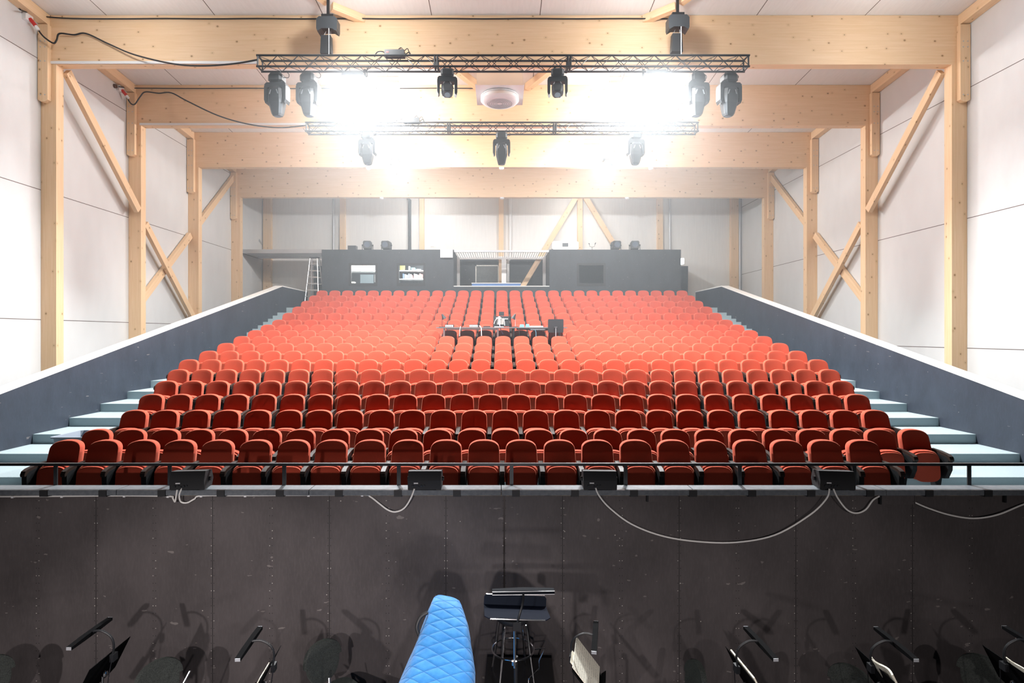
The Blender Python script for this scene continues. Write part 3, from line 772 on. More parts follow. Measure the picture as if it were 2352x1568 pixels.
def hoist(px, y, h_motor, h_bag, htruss, lab):
    x = (px - VPX) * y / F; top = ceil_h(y + .17)
    t = thing('chain_hoist', lab, 'hoist', (x, y + .13, H(htruss)), 0, 'chain hoists')
    zm = h_motor - htruss
    B().prism([(-.24, -.14), (-.22, -.2), (-.12, -.14), (.12, -.14), (.22, -.2), (.24, -.14), (.24, .08), (.18, .14), (-.18, .14), (-.24, .08)], -.13, .13, 'y', Matrix.Translation((0, 0, zm))).build('motor', m_housing, t)
    B().box(-.14, .14, -.08, .08, zm + .14, zm + .22).box(-.03, .03, -.03, .03, zm + .2, top - H(htruss) - .002).build('bracket', m_blk, t)
    B().prism([(-.11, 0), (.11, 0), (.13, -.42), (-.13, -.42)], -.08, .08, 'y', Matrix.Translation((-.03, -.02, zm - .28))).build('chain_bag', m_blkmat, t)
    b = B()
    b.cyl((.05, -.12, zm - .14), (.05, -.12, 0), .012, n=6)
    b.tube([(-.05, 0, zm - .14), (-.12, 0, zm - .3)], .006).tube([(.05, 0, zm - .14), (.07, 0, zm - .3)], .006)
    b.build('chain', m_galv, t)
hz = lambda py, y: (768 - py) * y / F
hoist(750, TRUSS_A, hz(56, 13.3), 0, hA, 'chain hoist above the left part of the longer truss')
hoist(1560, TRUSS_A, hz(52, 13.3), 0, hA, 'chain hoist above the right part of the longer truss')
hoist(836, TRUSS_B, hz(216, 16.6), 0, hB, 'chain hoist above the left part of the shorter truss')
hoist(1480, TRUSS_B, hz(214, 16.6), 0, hB, 'chain hoist above the right part of the shorter truss')

# ------------------------------------------------------------------ moving heads
def octo(hx, hy, z, cy=0, ch=.35):
    c = min(hx, hy) * ch
    return [Vector(p) for p in ((-hx + c, cy - hy, z), (hx - c, cy - hy, z), (hx, cy - hy + c, z), (hx, cy + hy - c, z), (hx - c, cy + hy, z), (-hx + c, cy + hy, z), (-hx, cy + hy - c, z), (-hx, cy - hy + c, z))]
def moving_head(px, y, htop, s, tilt, yaw, lab, group, mat=None, compact=False, back=0):
    x = (px - VPX) * y / F; mat = mat or m_housing
    t = thing('moving_head_light', lab, 'stage light', (x, y + .02 + back, H(htop)), yaw, group)
    S = lambda r: [Vector(p) * s for p in r]
    b = B(); b.loft([S(octo(.15, .13, 0)), S(octo(.175, .15, -.04)), S(octo(.175, .15, -.16)), S(octo(.12, .12, -.21))]).build('base', mat, t)
    B().cyl((-.08 * s, 0, 0), (-.08 * s, 0, .07), .02).cyl((.08 * s, 0, 0), (.08 * s, 0, .07), .02).box(-.1 * s, .1 * s, -.03, .03, -.01, .01).build('clamp', m_blk, t)
    yk = B()
    yk.prism([(-.26 * s, -.25 * s), (-.22 * s, -.21 * s), (.22 * s, -.21 * s), (.26 * s, -.25 * s), (.27 * s, -.34 * s), (-.27 * s, -.34 * s)], -.11 * s, .11 * s, 'y')
    for g in (-1, 1):
        yk.prism([(g * .27 * s, -.3 * s), (g * .27 * s, -.62 * s), (g * .24 * s, -.70 * s), (g * .2 * s, -.66 * s), (g * .19 * s, -.3 * s)], -.11 * s, .11 * s, 'y')
    yk.build('yoke', mat, t)
    hd = B(); zc = -.52
    if compact: prof = [(.10, .09, .13), (.15, .14, .09), (.16, .15, -.02), (.15, .14, -.10), (.125, .12, -.19), (.10, .10, -.22)]
    else: prof = [(.12, .11, .22), (.165, .15, .16), (.18, .16, -.05), (.175, .155, -.16), (.12, .115, -.40), (.095, .095, -.45)]
    head = hd.loft([S(octo(a, c, z)) for a, c, z in prof]).build('head', mat, t, loc=(0, 0, zc * s), rot=(tilt, 0, 0))
    zb = prof[-1][2]
    B().cyl((0, 0, (zb + .005) * s), (0, 0, (zb - .012) * s), .08 * s, n=18).build('lens', m_lensdark, head, smooth=40)
    h2 = B()
    for g in (-1, 1): B().prism([(g * .06 * s, .12 * s), (g * .08 * s, .12 * s), (g * .115 * s, .02 * s), (g * .095 * s, .02 * s)], -.166 * s, -.15 * s, 'y').build('trim_strip', m_galv, head)
    B().tube(spline([(.1 * s, .05, -.02), (.24 * s, .06, -.05), (.27 * s, .06, .02), (.2 * s, .1, .1)]), .008, 5).build('power_lead', m_cableb, t)
GA, GB = 'moving heads on the longer truss', 'moving heads on the shorter truss'
lowA, lowB = hA - .255 - .08, hB - .255 - .06
big = .97 / .98
moving_head(626, TRUSS_A, lowA, big, .08, -.12, 'large black moving head hanging at the left end of the longer truss', GA, back=.25)
moving_head(700, TRUSS_A, lowA, big, .08, -.12, 'large black moving head second from the left end of the longer truss', GA, back=.25)
moving_head(1610, TRUSS_A, lowA, big, .08, .12, 'large black moving head second from the right end of the longer truss', GA, back=.25)
moving_head(1685, TRUSS_A, lowA, big, .08, .12, 'large black moving head hanging at the right end of the longer truss', GA, back=.25)
moving_head(1027, TRUSS_A, lowA, .86, -.55, .12, 'black moving head tilted forwards left of the white ceiling heater', GA, compact=True)
moving_head(1281, TRUSS_A, lowA, .86, -.55, -.12, 'black moving head tilted forwards right of the white ceiling heater', GA, compact=True)
moving_head(844, TRUSS_B, lowB, .93, .05, -.1, 'moving head at the left of the shorter truss', GB)
moving_head(1152, TRUSS_B, lowB, .93, .05, 0, 'moving head at the middle of the shorter truss', GB)
moving_head(1460, TRUSS_B, lowB, .93, .05, .1, 'moving head at the right of the shorter truss', GB)

# flood lights: housing with six lit panels, bracket
def flood(p, lab, hang, arm=0):
    t = thing('floodlight', lab, 'floodlight', (p[0], p[1], p[2]), 0, 'bright floodlights')
    R = Matrix.Rotation(math.radians(-8), 4, 'X')
    B().prism([(-.26, .02), (.26, .02), (.22, .12), (-.22, .12)], -.17, .17, 'y', R).build('housing', m_housing, t)
    ln = B()
    for i in range(3):
        for j in range(2): ln.box(-.235 + i * .16, -.235 + i * .16 + .145, -.15 + j * .155, -.15 + j * .155 + .14, .006, .02, R)
    ln.build('lens', m_lens, t)
    br = B().tube([(-.27, 0, .07), (-.29, 0, .1), (-.29, 0, hang), (.29, 0, hang), (.29, 0, .1), (.27, 0, .07)], .014)
    if arm: br.box(-.04, .04, -.02, arm, hang - .03, hang + .03)
    br.build('bracket', m_blk, t)
flood(FLOODS[0][0], 'blazing floodlight under the left part of the longer truss', hA - .29 - 5.86)
flood(FLOODS[1][0], 'blazing floodlight under the right part of the longer truss', hA - .29 - 5.9)
flood(FLOODS[2][0], 'blazing floodlight at the left of the third beam', .30, PZ[2] - 20.45)
flood(FLOODS[3][0], 'blazing floodlight at the right of the third beam', .30, PZ[2] - 20.45)
for (p, lab) in zip(PANELS, ('lit rectangular ceiling lamp between the left front hoist and the heater', 'lit rectangular ceiling lamp between the heater and the right front hoist', 'lit rectangular ceiling lamp behind the left part of the shorter truss', 'lit rectangular ceiling lamp behind the right part of the shorter truss', 'added unseen ceiling lamp brightening the nearest beam, before the left part of the longer truss', 'added unseen ceiling lamp brightening the nearest beam, before the right part of the longer truss', 'added unseen ceiling lamp brightening the nearest beam, near the left wall', 'added unseen ceiling lamp brightening the nearest beam, near the right wall', 'added unseen ceiling lamp brightening the back wall above the left booth', 'added unseen ceiling lamp brightening the back wall above the right booth')):
    t = thing('panel_lamp', lab, 'ceiling lamp', p, 0, 'rectangular ceiling lamps')
    B().prism([(-.33, 0), (.33, 0), (.3, .07), (-.3, .07)], -.15, .15, 'y').build('housing', m_white, t)
    B().box(-.31, .31, -.13, .13, -.05, -.002).build('lens', m_panel, t)
    b = B().tube([(-.3, 0, .05), (-.3, 0, .24), (.3, 0, .24), (.3, 0, .05)], .012).cyl((0, 0, .24), (0, 0, ceil_h(p[1]) - p[2]), .012)
    b.build('hanger', m_galv, t)

# white ceiling heater with round outlet
hy0, hw_, hh_ = 15.3, .65, 6.68
t = thing('ceiling_heater', 'white square ceiling air unit with a round slotted outlet', 'air unit', ((1148 - VPX) * hy0 / F + .0, hy0 + .65, H(hh_)))
B().box(-.62, .62, -.65, .65, .03, ceil_h(hy0 + 1.3) - H(hh_) + .05).build('casing', m_white, t)
B().box(-.66, .66, -.67, .67, 0, .03).build('base_plate', m_white, t)
B().lathe([(.5, 0), (.53, -.03), (.53, -.05), (.50, -.055), (.50, -.075), (.53, -.08), (.53, -.15), (.48, -.2), (.38, -.23), (.0, -.23)], n=32).build('outlet', m_white, t, smooth=30)
rg = B()
for r in (.08, .13, .18, .23, .28, .33): rg.lathe([(r, -.228), (r, -.238), (r + .018, -.238), (r + .018, -.228)], n=32)
rg.build('slot_ring', m_galv, t, smooth=30)
B().tube([(-.09, -.7, .55), (-.09, -.72, .42), (.09, -.72, .42), (.09, -.7, .55)], .012).build('handle', m_blk, t)

# boxes lying on the trusses
for px, y, hh_, lab in ((902, TRUSS_A, hA, 'black distribution box with cables on top of the longer truss'), (942, TRUSS_B, hB, 'black distribution box with cables on top of the shorter truss')):
    t = thing('distribution_box', lab, 'distribution box', ((px - VPX) * y / F, y + .13, H(hh_) + .026))
    B().box(-.2, .26, -.1, .1, 0, .13).build('case', m_housing, t)
    B().tube(spline([(-.45, 0, .0), (-.38, -.02, .1), (-.25, 0, .12), (-.19, 0, .06)]), .015).build('cable', m_cableb, t)
    B().tube(spline([(.26, 0, .05), (.36, .02, .12), (.4, 0, .02)]), .012).build('cable', m_cableb, t)
    B().tube(spline([(.1, -.05, .13), (.18, -.05, .19), (.25, -.05, .12), (.33, -.05, .17), (.38, -.04, .03)]), .01).build('cable', m_cableb, t)
    B().box(-.16, -.10, -.105, -.1, .05, .08).build('indicator', m_redp, t)

# cables along the beams, sockets and ducts
def cable(name, pts, r, mat, lab, cat='cable', group=None, smooth=True, k=6):
    o = B().tube(spline(pts, k) if smooth else pts, r, 6).build(name, mat, smooth=50); return tag(o, lab, cat, group)
for k, (y, wy, sock, plug, run, main) in enumerate((
    (P0, 13.0, (74, 44), (88, 62), [(46, 22, 13.3), (75, 33, 13.95), (110, 39, 14.1)] + [(170 + 105 * i, 42.5 + (i % 2) * .8, 14.15) for i in range(14)], [(86, 66, 13.95), (100, 84, 13.9), (122, 99, 13.95), (130, 92, 14.0), (137, 77, 14.05), (170, 80, 14.1), (198, 77, 14.12), (250, 101, 14.1), (310, 126, 14.0), (400, 147, 13.8), (470, 151, 13.6), (540, 146, 13.4), (592, 137, 13.25)]),
    (PZ[1], 16.3, (283, 207), (292, 219), [(273, 199, 16.9), (300, 202, 17.45)] + [(345 + 110 * i, 202.5 + (i % 2) * .8, 17.5) for i in range(8)], [(293, 226, 17.35), (301, 238, 17.3), (310, 239, 17.35), (322, 222, 17.42), (334, 211, 17.45), (365, 214, 17.48), (393, 213, 17.48), (430, 232, 17.4), (500, 265, 17.2), (570, 285, 17.0), (640, 293, 16.8), (703, 288, 16.58)]))):
    wh = ['nearest', 'second'][k]
    cable('power_cable', [W(*p) for p in run], .016, m_cableb, f'black cable clipped along the top of the {wh} beam', k=3)
    cable('power_cable', [W(*p) for p in main], .02, m_cableb, f'black cable sagging from the left wall socket at the {wh} beam to its truss')
    t = thing('wall_socket', f'white wall socket with a red plug beside the {wh} beam', 'socket', (XL + .1, PZ[k] - .45, (W(sock[0], sock[1], PZ[k] - .4)).z))
    B().box(-.1, .0, -.12, .1, -.08, .08).build('housing', m_white, t)
    B().cyl((.0, 0, -.02), (.1, .05, -.16), .045).build('plug', m_redp, t, smooth=40)
    B().cyl((.1, .05, -.16), (.15, .08, -.24), .035).build('plug_grip', m_white, t, smooth=40)
    tag(B().tube([(XL - .05, PZ[k] - .65, W(37 if k == 0 else 272, 14 if k == 0 else 197, PZ[k] - .65).z), (XL + .06, PZ[k] - .65, W(40 if k == 0 else 273, 16 if k == 0 else 198, PZ[k] - .65).z)], .06, 12).build('cable_sleeve', M('brown_sleeve', (.12, .07, .05), .7)), f'round brown cable sleeve in the left wall by the {wh} beam', 'sleeve')
for k, (pa, pb, py) in enumerate(((118, 592, 144), (322, 702, 287))):
    y = PZ[k]
    a, b_ = W(pa, py, y), W(pb, py, y)
    tag(B().box(a.x, b_.x, y - .035, y - .002, beam_b(k) + .01, beam_b(k) + .07).build('cable_duct', m_white), f'white cable duct along the lower edge of the {["nearest", "second"][k]} beam', 'cable duct')
for k, px, lab in ((2, 846, 'left of the third beam'), (2, 1152, 'at the middle of the third beam'), (2, 1495, 'right of the third beam'), (3, 877, 'left of the farthest beam'), (3, 1153, 'at the middle of the farthest beam'), (3, 1440, 'right of the farthest beam')):
    y = PZ[k] + .06
    t = thing('smoke_detector', f'small white detector under the beam, {lab}', 'detector', ((px - VPX) * y / F, y, beam_b(k)))
    B().lathe([(.0, 0), (.09, 0), (.09, -.035), (.06, -.07), (.0, -.075)], n=16).build('body', m_white, t, smooth=40)

# ------------------------------------------------------------------ speakers on the ledge, cables on the front wall
def speaker(px0, px1, yaw, lab):
    wd = .345; d = 6.0
    x = ((px0 + px1) / 2 - VPX) * d / F
    t = thing('speaker', lab, 'speaker', (x, WF - .07, LEDGE), yaw, 'front fill speakers')
    T = Matrix.Identity(4)
    B().prism([(0, .005), (.20, .005), (.235, .07), (.195, .17), (.03, .19), (-.01, .10)], -wd / 2, wd / 2, 'x').build('cabinet', m_blkmat, t)
    for g in (-1, 1): B().cyl((g * wd / 2, .12, .09), (g * (wd / 2 + .02), .12, .09), .022, n=12).build('knob', m_blk, t)
    c = B()
    for i, (u, v, q) in enumerate(((-.12, .045, .012), (-.085, .055, .01), (-.06, .04, .008), (-.03, .045, .012), (.0, .05, .008))): c.cyl((u, -.004, v), (u, -.016, v - .002), q, n=10)
    c.build('connector', m_steel, t)
    B().box(-.11, -.065, -.012, -.002, .068, .08).build('type_plate', m_white, t)
    B().box(-wd / 2 + .01, -wd / 2 + .05, 0, .2, 0, .008).box(wd / 2 - .05, wd / 2 - .01, 0, .2, 0, .008).build('foot', m_blk, t)
speaker(400, 476, .10, 'black speaker on the ledge beside the end of the white clipped cable')
speaker(941, 1013, .02, 'black speaker on the ledge left of the open wall joint')
speaker(1340, 1412, -.04, 'black speaker on the ledge right of the open wall joint')
speaker(1876, 1954, -.14, 'black speaker on the ledge beside the hanging hatch')
wy = WF - .012
def wallcable(pts, lab, off=.012):
    return cable('speaker_cable', [W(p[0], p[1], WF - (p[2] if len(p) > 2 else off)) for p in pts], .0085, m_cablew, lab, 'cable')
wc = [(-60, 1140), (32, 1140), (145, 1139), (288, 1138), (388, 1139.5), (397, 1144, .03), (402, 1152, .05), (405, 1138, .07), (408, 1120, .07)]
wallcable(wc, 'white cable clipped along the left of the front wall, ending at the outer speaker')
wallcable([(418, 1120, .07), (412, 1138, .07), (416, 1152, .05), (430, 1154, .04), (446, 1146, .02), (464, 1138), (565, 1137.5), (710, 1136.5), (833, 1136), (850, 1140), (870, 1155, .03), (890, 1170, .05), (908, 1175, .06), (928, 1167, .07), (943, 1145, .08), (952, 1122, .08)], 'white cable looping between the two speakers left of the joint')
wallcable([(1368, 1120, .08), (1376, 1138, .08), (1400, 1166, .06), (1450, 1203, .05), (1520, 1230, .05), (1600, 1243, .05), (1690, 1245, .05), (1780, 1228, .05), (1860, 1182, .06), (1898, 1145, .08), (1905, 1122, .08)], 'long white cable drooping between the two speakers right of the joint')
wallcable([(1914, 1122, .08), (1925, 1145, .08), (1945, 1170, .06), (1966, 1178, .05), (1988, 1170, .04), (2005, 1148, .03), (2020, 1139, .02)], 'short white cable drooping from the right outer speaker to the hatch')
wallcable([(2098, 1152, .02), (2130, 1166, .04), (2180, 1182, .06), (2235, 1190, .06), (2290, 1182, .06), (2345, 1160, .04), (2400, 1140, .02)], 'white cable drooping right of the hatch')
for i, (px, py) in enumerate(((32, 1140), (145, 1139), (288, 1138), (388, 1139), (464, 1138), (565, 1137.5), (710, 1136.5), (833, 1136))):
    p = W(px, py, WF)
    tag(B().box(-.012, .012, -.024, 0, -.011, .011).build('cable_clip', m_white, loc=(p.x, WF - .0, p.z)), f'white clip, {ORD[i + 1]} from the left edge along the clipped white cable', 'clip', 'white cable clips')
def hatch(x0, x1, y0, y1, lab):
    a, b_ = W(x0, y1, WF), W(x1, y0, WF)
    t = thing('hatch', lab, 'hatch', (a.x, WF, a.z))
    B().box(0, b_.x - a.x, -.03, 0, 0, b_.z - a.z).build('board', m_ply, t)
    B().box(-.02, -.002, -.035, 0, .0, b_.z - a.z + .01).build('strap', m_blk, t)
hatch(2021, 2098, 1126, 1156, 'small black hatch on the front wall under the right outer speaker')
hatch(1488, 1556, 1124, 1150, 'small black hatch on the front wall right of the inner right speaker')
hatch(2306, 2372, 1126, 1152, 'small black hatch at the right end of the front wall')

# grey tub in the left aisle
t = thing('plastic_tub', 'grey tapered plastic tub on the left aisle steps beside the end of the second row', 'tub', (-6.80, 9.30, H(FLOOR[3])), .0)
def rr(hx, hy, z): return octo(hx, hy, z, ch=.15)
B().loft([rr(.21, .27, 0), rr(.255, .33, .58), rr(.285, .355, .58), rr(.285, .355, .60), rr(.245, .32, .60), rr(.20, .26, .05)], True, True).build('body', m_grey, t)
B().box(-.12, .12, -.345, -.31, .42, .54).build('handle', m_blkmat, t)

# ------------------------------------------------------------------ sound desk among the seats
TY = 16.5; TZ = H((768 - 751) * 16.2 / F)
def tx(px, d=16.3): return (px - VPX) * d / F
def desk(px0, px1, mat, lab, panel):
    x0, x1 = tx(px0), tx(px1)
    t = thing('control_table', lab, 'table', ((x0 + x1) / 2, 16.5, H(FLOOR[11]))); hw = (x1 - x0) / 2; hh = TZ - H(FLOOR[11])
    B().box(-hw, hw, -.34, .64, hh - .03, hh).build('table_top', M('table_laminate', (.16, .14, .14), .4), t)
    B().box(-hw + .3, hw - .25, -.30, -.27, hh - .08, hh - .03).build('apron', m_alu if not panel else m_blk, t)
    for s in (-1, 1):
        px_ = s * (hw - .22)
        B().cyl((px_, -.29, 0), (px_, -.29, hh - .03), .03, n=8).build('leg', mat, t)
        B().cyl((px_, .60, FLOOR[12] - FLOOR[11]), (px_, .60, hh - .03), .03, n=8).build('leg', mat, t)
    return t
desk(1003, 1161, m_alu, 'control table with chrome legs among the seats, holding the monitor', False)
desk(1162, 1302, m_blk, 'control table with black legs among the seats, beside the music stand', True)
def lamp(px, lab, s):
    t = thing('desk_lamp', lab, 'lamp', (tx(px), 16.45, TZ))
    B().cyl((0, 0, 0), (0, 0, .02), .09, n=16).build('base', m_blk, t)
    B().tube([(0, 0, .02), (0, 0, .22), (s * .01, 0, .36)], .008).build('stem', m_blk if s > 0 else m_galv, t)
    B().cyl((s * -.0, 0, .38), (s * .07, 0, .24), .02, .07, n=14).build('lamp_shade', m_blk, t, smooth=40)
lamp(1014, 'small black desk lamp at the left end of the control tables', 1)
lamp(1184, 'small desk lamp right of the monitor', -1)
lamp_ = None
def mixer(px, w_, lab):
    t = thing('audio_mixer', lab, 'mixer', (tx(px), 16.4, TZ))
    B().box(-w_ / 2, w_ / 2, -.12, .12, 0, .075).build('case', m_blkmat, t)
    B().box(-w_ / 2 + .01, w_ / 2 - .01, -.127, -.12, .008, .062).build('rear_panel', m_white, t)
    b = B()
    for i in range(4): b.cyl((-w_ * .3 + i * w_ * .2, -.127, .035), (-w_ * .3 + i * w_ * .2, -.14, .035), .012, n=8)
    b.build('connector', m_steel, t)
mixer(1032, .24, 'small mixer with a white rear panel beside the left desk lamp')
mixer(1088, .25, 'small mixer with a white rear panel left of the monitor')
t = thing('monitor', 'large monitor with its white cabled back turned to the stage', 'monitor', (tx(1151.5), 16.5, TZ))
B().box(-.23, .23, -.02, .02, .02, .32).build('screen', m_steel, t)
B().box(-.13, .07, -.07, -.02, .08, .26).build('rear_cover', M('grey_cover', (.32, .31, .29), .5), t)
B().box(-.09, -.03, -.11, -.07, .08, .31).box(-.15, .0, -.09, -.06, .25, .28).box(.07, .19, -.05, -.02, .23, .25).box(-.2, .06, -.12, .1, 0, .02).build('stand_arm', m_white, t)
B().tube(spline([(-.05, -.11, .08), (-.02, -.14, -.06), (.05, -.15, -.2)]), .012).build('purple_cable', M('lilac_cable', (.5, .4, .75), .5), t)
B().tube(spline([(-.11, -.1, .26), (-.17, -.1, .2), (-.21, -.08, .1)]), .009).build('white_cable', m_cablew, t)
B().tube(spline([(.07, -.06, .25), (.09, -.07, .14), (.1, -.06, .05)]), .009).build('white_cable', m_cablew, t)
t = thing('small_monitor', 'small dark screen standing above the large monitor', 'monitor', (tx(1152, 16.75), 16.75, TZ))
B().box(-.075, .075, -.015, .015, .34, .46).build('screen', m_steel, t)
B().cyl((.01, 0, 0), (.01, 0, .36), .012).cyl((0, 0, 0), (0, 0, .015), .08).build('stand', m_galv, t)
for px, c, w_, h_, lab in ((1199, m_cyan, .14, .08, 'pale blue patch box on the right control table, nearest the lamp'), (1212, m_cyan, .12, .09, 'light blue patch box on the right control table')):
    tag(B().prism([(-w_ / 2, 0), (w_ / 2, 0), (w_ / 2 - .02, h_), (-w_ / 2 + .02, h_)], -.08, .08, 'y').build('patch_box', c, loc=(tx(px), 16.4, TZ)), lab, 'box')
tag(B().box(-.2, .2, -.08, .08, 0, .035).build('keyboard', m_white, loc=(tx(1232), 16.45, TZ)), 'white keyboard lying on the right control table', 'keyboard')
tag(B().box(-.1, .1, -.08, .08, 0, .03).build('cable_tray', m_steel, loc=(tx(1118), 16.4, TZ)), 'dark tray of plugs left of the large monitor', 'tray')
t = thing('rack_unit', 'black patch panel with white sockets hung under the right control table', 'rack', (tx(1236), 16.2, TZ - .10))
B().box(-.26, .26, -.1, .08, 0, .065).build('case', m_blk, t)
b = B()
for i in range(12): b.box(-.22 + i * .035, -.20 + i * .035, -.106, -.1, .02, .045)
b.build('socket', m_galv, t)
t = thing('music_stand', 'black music stand among the red seats at the right end of the control tables', 'music stand', (tx(1276, 16.05), 15.98, H(FLOOR[10])), 0)
zt_ = H((768 - 732.5) * 15.95 / F) - H(FLOOR[10])
B().prism([(-.22, 0), (-.2, .02), (.2, .02), (.22, 0), (.22, -.36), (-.22, -.36)], -.006, 0, 'y', Matrix.Translation((0, 0, zt_ - .02)) @ Matrix.Rotation(.12, 4, 'X')).build('desk', M('black_desk_plate', (.02, .021, .025), .6), t)
B().cyl((0, .0, .05), (0, .0, zt_ - .24), .011, n=8).build('pole', m_galv, t)
B().box(-.035, .035, -.02, .005, zt_ - .235, zt_ - .215).build('bracket', m_alu, t)
for k in range(3):
    an = math.pi / 2 + 2 * math.pi * k / 3
    B().cyl((0, 0, .14), (.2 * math.cos(an), .05 * math.sin(an), .008), .008, n=6).build('leg', m_blk, t)
for i, (pts, mt, lab) in enumerate((
    ([(1058, 749, 16.1), (1056, 758, 16.05), (1056, 772, 16.05)], m_cablew, 'thin cable hanging under the left mixers'),
    ([(1101, 748, 16.15), (1105, 753, 16.05), (1106, 771, 16.05)], m_cablew, 'thick white cable hanging left of the large monitor'),
    ([(1190, 750, 16.1), (1193, 762, 16.05), (1193, 773, 16.05)], m_cableb, 'thin cable hanging under the right control table beside its leg'),
    ([(1229, 757, 16.0), (1231, 764, 16.0), (1231, 773, 16.0)], m_cyan, 'light blue cable hanging from the patch panel'))):
    cable('hanging_cable', [W(*p) for p in pts], .012 if i == 1 else .006, mt, lab)

# ------------------------------------------------------------------ music stands
def stand(x, y, rz, lab, cord=True, roll=0):
    t = thing('music_stand', lab, 'music stand', (x, y, 0), rz, 'orchestra music stands')
    a = math.atan2(.30, .15 + roll)
    T = Matrix.Translation((0, .07, 1.18)) @ Matrix.Rotation(a, 4, 'X')
    dk = B().prism([(-.25, -.30), (-.25, -.0), (-.25, 0), (.25, 0), (.25, -.30), (.17, -.335), (-.17, -.335)], -.004, 0, 'z', T)
    dk.box(-.2, .2, -.34, -.335, 0, .05, T)
    dk.build('desk', m_matte, t)
    B().cyl((0, 0, 0.05), (0, 0, .72), .016).build('lower_tube', m_blk, t, smooth=40)
    B().cyl((0, 0, .72), (0, 0, .98), .011).build('upper_tube', m_chrome, t, smooth=40)
    T2 = Matrix.Translation((0, .02, 1.0))
    B().lathe([(0, -.03), (.02, -.02), (.024, 0), (.02, .02), (0, .03)], (0, .02, 1.0), 12).build('knob', m_chrome, t, smooth=50)
    for k in range(3):
        an = 2 * math.pi * k / 3 - math.pi / 2
        B().cyl((.015 * math.cos(an), .015 * math.sin(an), .18), (.30 * math.cos(an), .30 * math.sin(an), .012), .009, n=8).build('leg', m_blk, t)
    lm = tag(B().tube(spline([(0, .085, 1.15), (0, .095, 1.24), (0, .07, 1.31), (0, .0, 1.355), (0, -.06, 1.358), (0, -.095, 1.345)]), .009, 8).box(-.03, .03, .078, .11, 1.11, 1.17).build('lamp_neck', m_blk, t, smooth=40))
    bar = B().prism([(-.24, -.012), (-.1, -.016), (.1, -.016), (.24, -.012), (.24, .012), (.1, .018), (-.1, .018), (-.24, .012)], -.022, .022, 'y', Matrix.Translation((0, -.10, 1.34)))
    bar.build('lamp_bar', m_matte, t)
    B().box(-.243, -.2405, -.12, -.08, 1.328, 1.352).box(.2405, .243, -.12, -.08, 1.328, 1.352).build('end_cap', m_galv, t)
    if cord: B().tube(spline([(.03, .1, 1.14), (.05, .08, .95), (.04, .06, .6), (.02, .03, .3)]), .004, 5).build('cord', m_cableb, t)
    return t, T
def sheet(st, T, x0, x1, v0, v1, mat, lab, thick=.006, curl=0.0, up=.006):
    b = B(); rings = []
    n = 8
    for i in range(n + 1):
        x = x0 + (x1 - x0) * i / n; c = curl * math.sin(i / n * 6.0) * .5
        rings.append([Vector((x, v0, up + c * .3)), Vector((x, v1, up + c)), Vector((x, v1, up + thick + c)), Vector((x, v0, up + thick + c * .3))])
    o = b.loft(rings).build('sheet_music', mat)
    o.matrix_world = Matrix.Translation(st.location) @ Matrix.Rotation(st.rotation_euler.z, 4, 'Z') @ T
    return tag(o, lab, 'sheet music')
R_, L_ = -math.pi / 2, math.pi / 2
s1, T1 = stand(-3.33, 4.78, R_, 'black music stand with a lamp, leftmost, its back to the middle')
s2, T2 = stand(-1.93, 4.63, R_ + .06, 'black music stand with a lamp left of the blue quilted cover')
s3, T3 = stand(.69, 4.74, L_ - .20, 'music stand with an open yellowed score right of the conductor stand', roll=.10)
s4, T4 = stand(2.01, 4.62, L_ + .05, 'music stand right of the open score, sheet edges showing at its side')
s5, T5 = stand(3.10, 4.62, L_ - .02, 'music stand with a white booklet, second from the right edge')
s6, T6 = stand(4.20, 4.64, L_ - .05, 'music stand with a folded white page at the right edge of the pit')
sheet(s2, T2, .03, .245, -.28, .012, m_paper, 'white sheet on the music stand left of the blue quilted cover')
sheet(s3, T3, -.22, .24, -.30, .01, m_music, 'open yellowed score on the stand right of the conductor stand', .008)
sheet(s3, T3, -.18, .0, -.30, .035, m_paper, 'loose white page sticking out under the open yellowed score', .003, 0, .002)
sheet(s4, T4, -.235, .16, -.29, .02, m_paper, 'white pages on the stand right of the open score', .012)
sheet(s5, T5, -.24, .02, -.28, .045, m_paper, 'white wavy booklet on the second stand from the right edge', .014, .03)
sheet(s6, T6, -.24, .0, -.28, .035, m_paper, 'folded white page on the stand at the right edge', .008, .01)

# podium, conductor's stand and stool
PT = H(-3.27)
pod = thing('podium', 'low black podium under the chrome stool', 'podium', (.21, 5.0, 0), -.03)
B().box(-.36, .29, -.72, .78, PT - .06, PT).build('top_board', M('scuffed_black', (.016, .016, .017), .4), pod)
B().box(-.34, .27, -.70, .76, 0, PT - .06).build('box_frame', m_blkmat, pod)
t = thing('conductor_stand', 'flat black conductor stand with a long lamp in front of the chrome stool', 'music stand', (.125, 4.45, PT), math.pi + .03)
hd = H(-2.16) - PT
T = Matrix.Translation((0, .0, hd)) @ Matrix.Rotation(math.radians(4), 4, 'X') @ Matrix.Rotation(-.05, 4, 'Y')
B().prism([(-.25, -.12), (.25, -.12), (.245, .10), (.215, .135), (-.225, .135), (-.26, .09)], -.006, 0, 'z', T).build('desk', M('worn_navy_metal', (.007, .010, .020), .7, spec=.04), t)
B().prism([(-.25, 0), (.25, 0), (.25, .06), (.235, .08), (-.235, .08), (-.25, .06)], -.126, -.12, 'y', T).build('lip', M('navy_metal', (.004, .007, .014), .6, spec=.1), t)
B().tube([T @ Vector(p) for p in ((-.215, .138, -.004), (.20, .138, -.004))], .006).build('edge_strip', m_chrome, t)
B().tube([T @ Vector(p) for p in ((-.235, -.123, .081), (.235, -.123, .081))], .004).build('edge_strip', m_chrome, t)
B().cyl((0, 0, .03), (0, 0, hd - .35), .017).build('lower_tube', m_blk, t, smooth=40)
B().cyl((.01, .03, hd - .42), (.01, .03, hd - .02), .012).build('upper_tube', m_chrome, t, smooth=40)
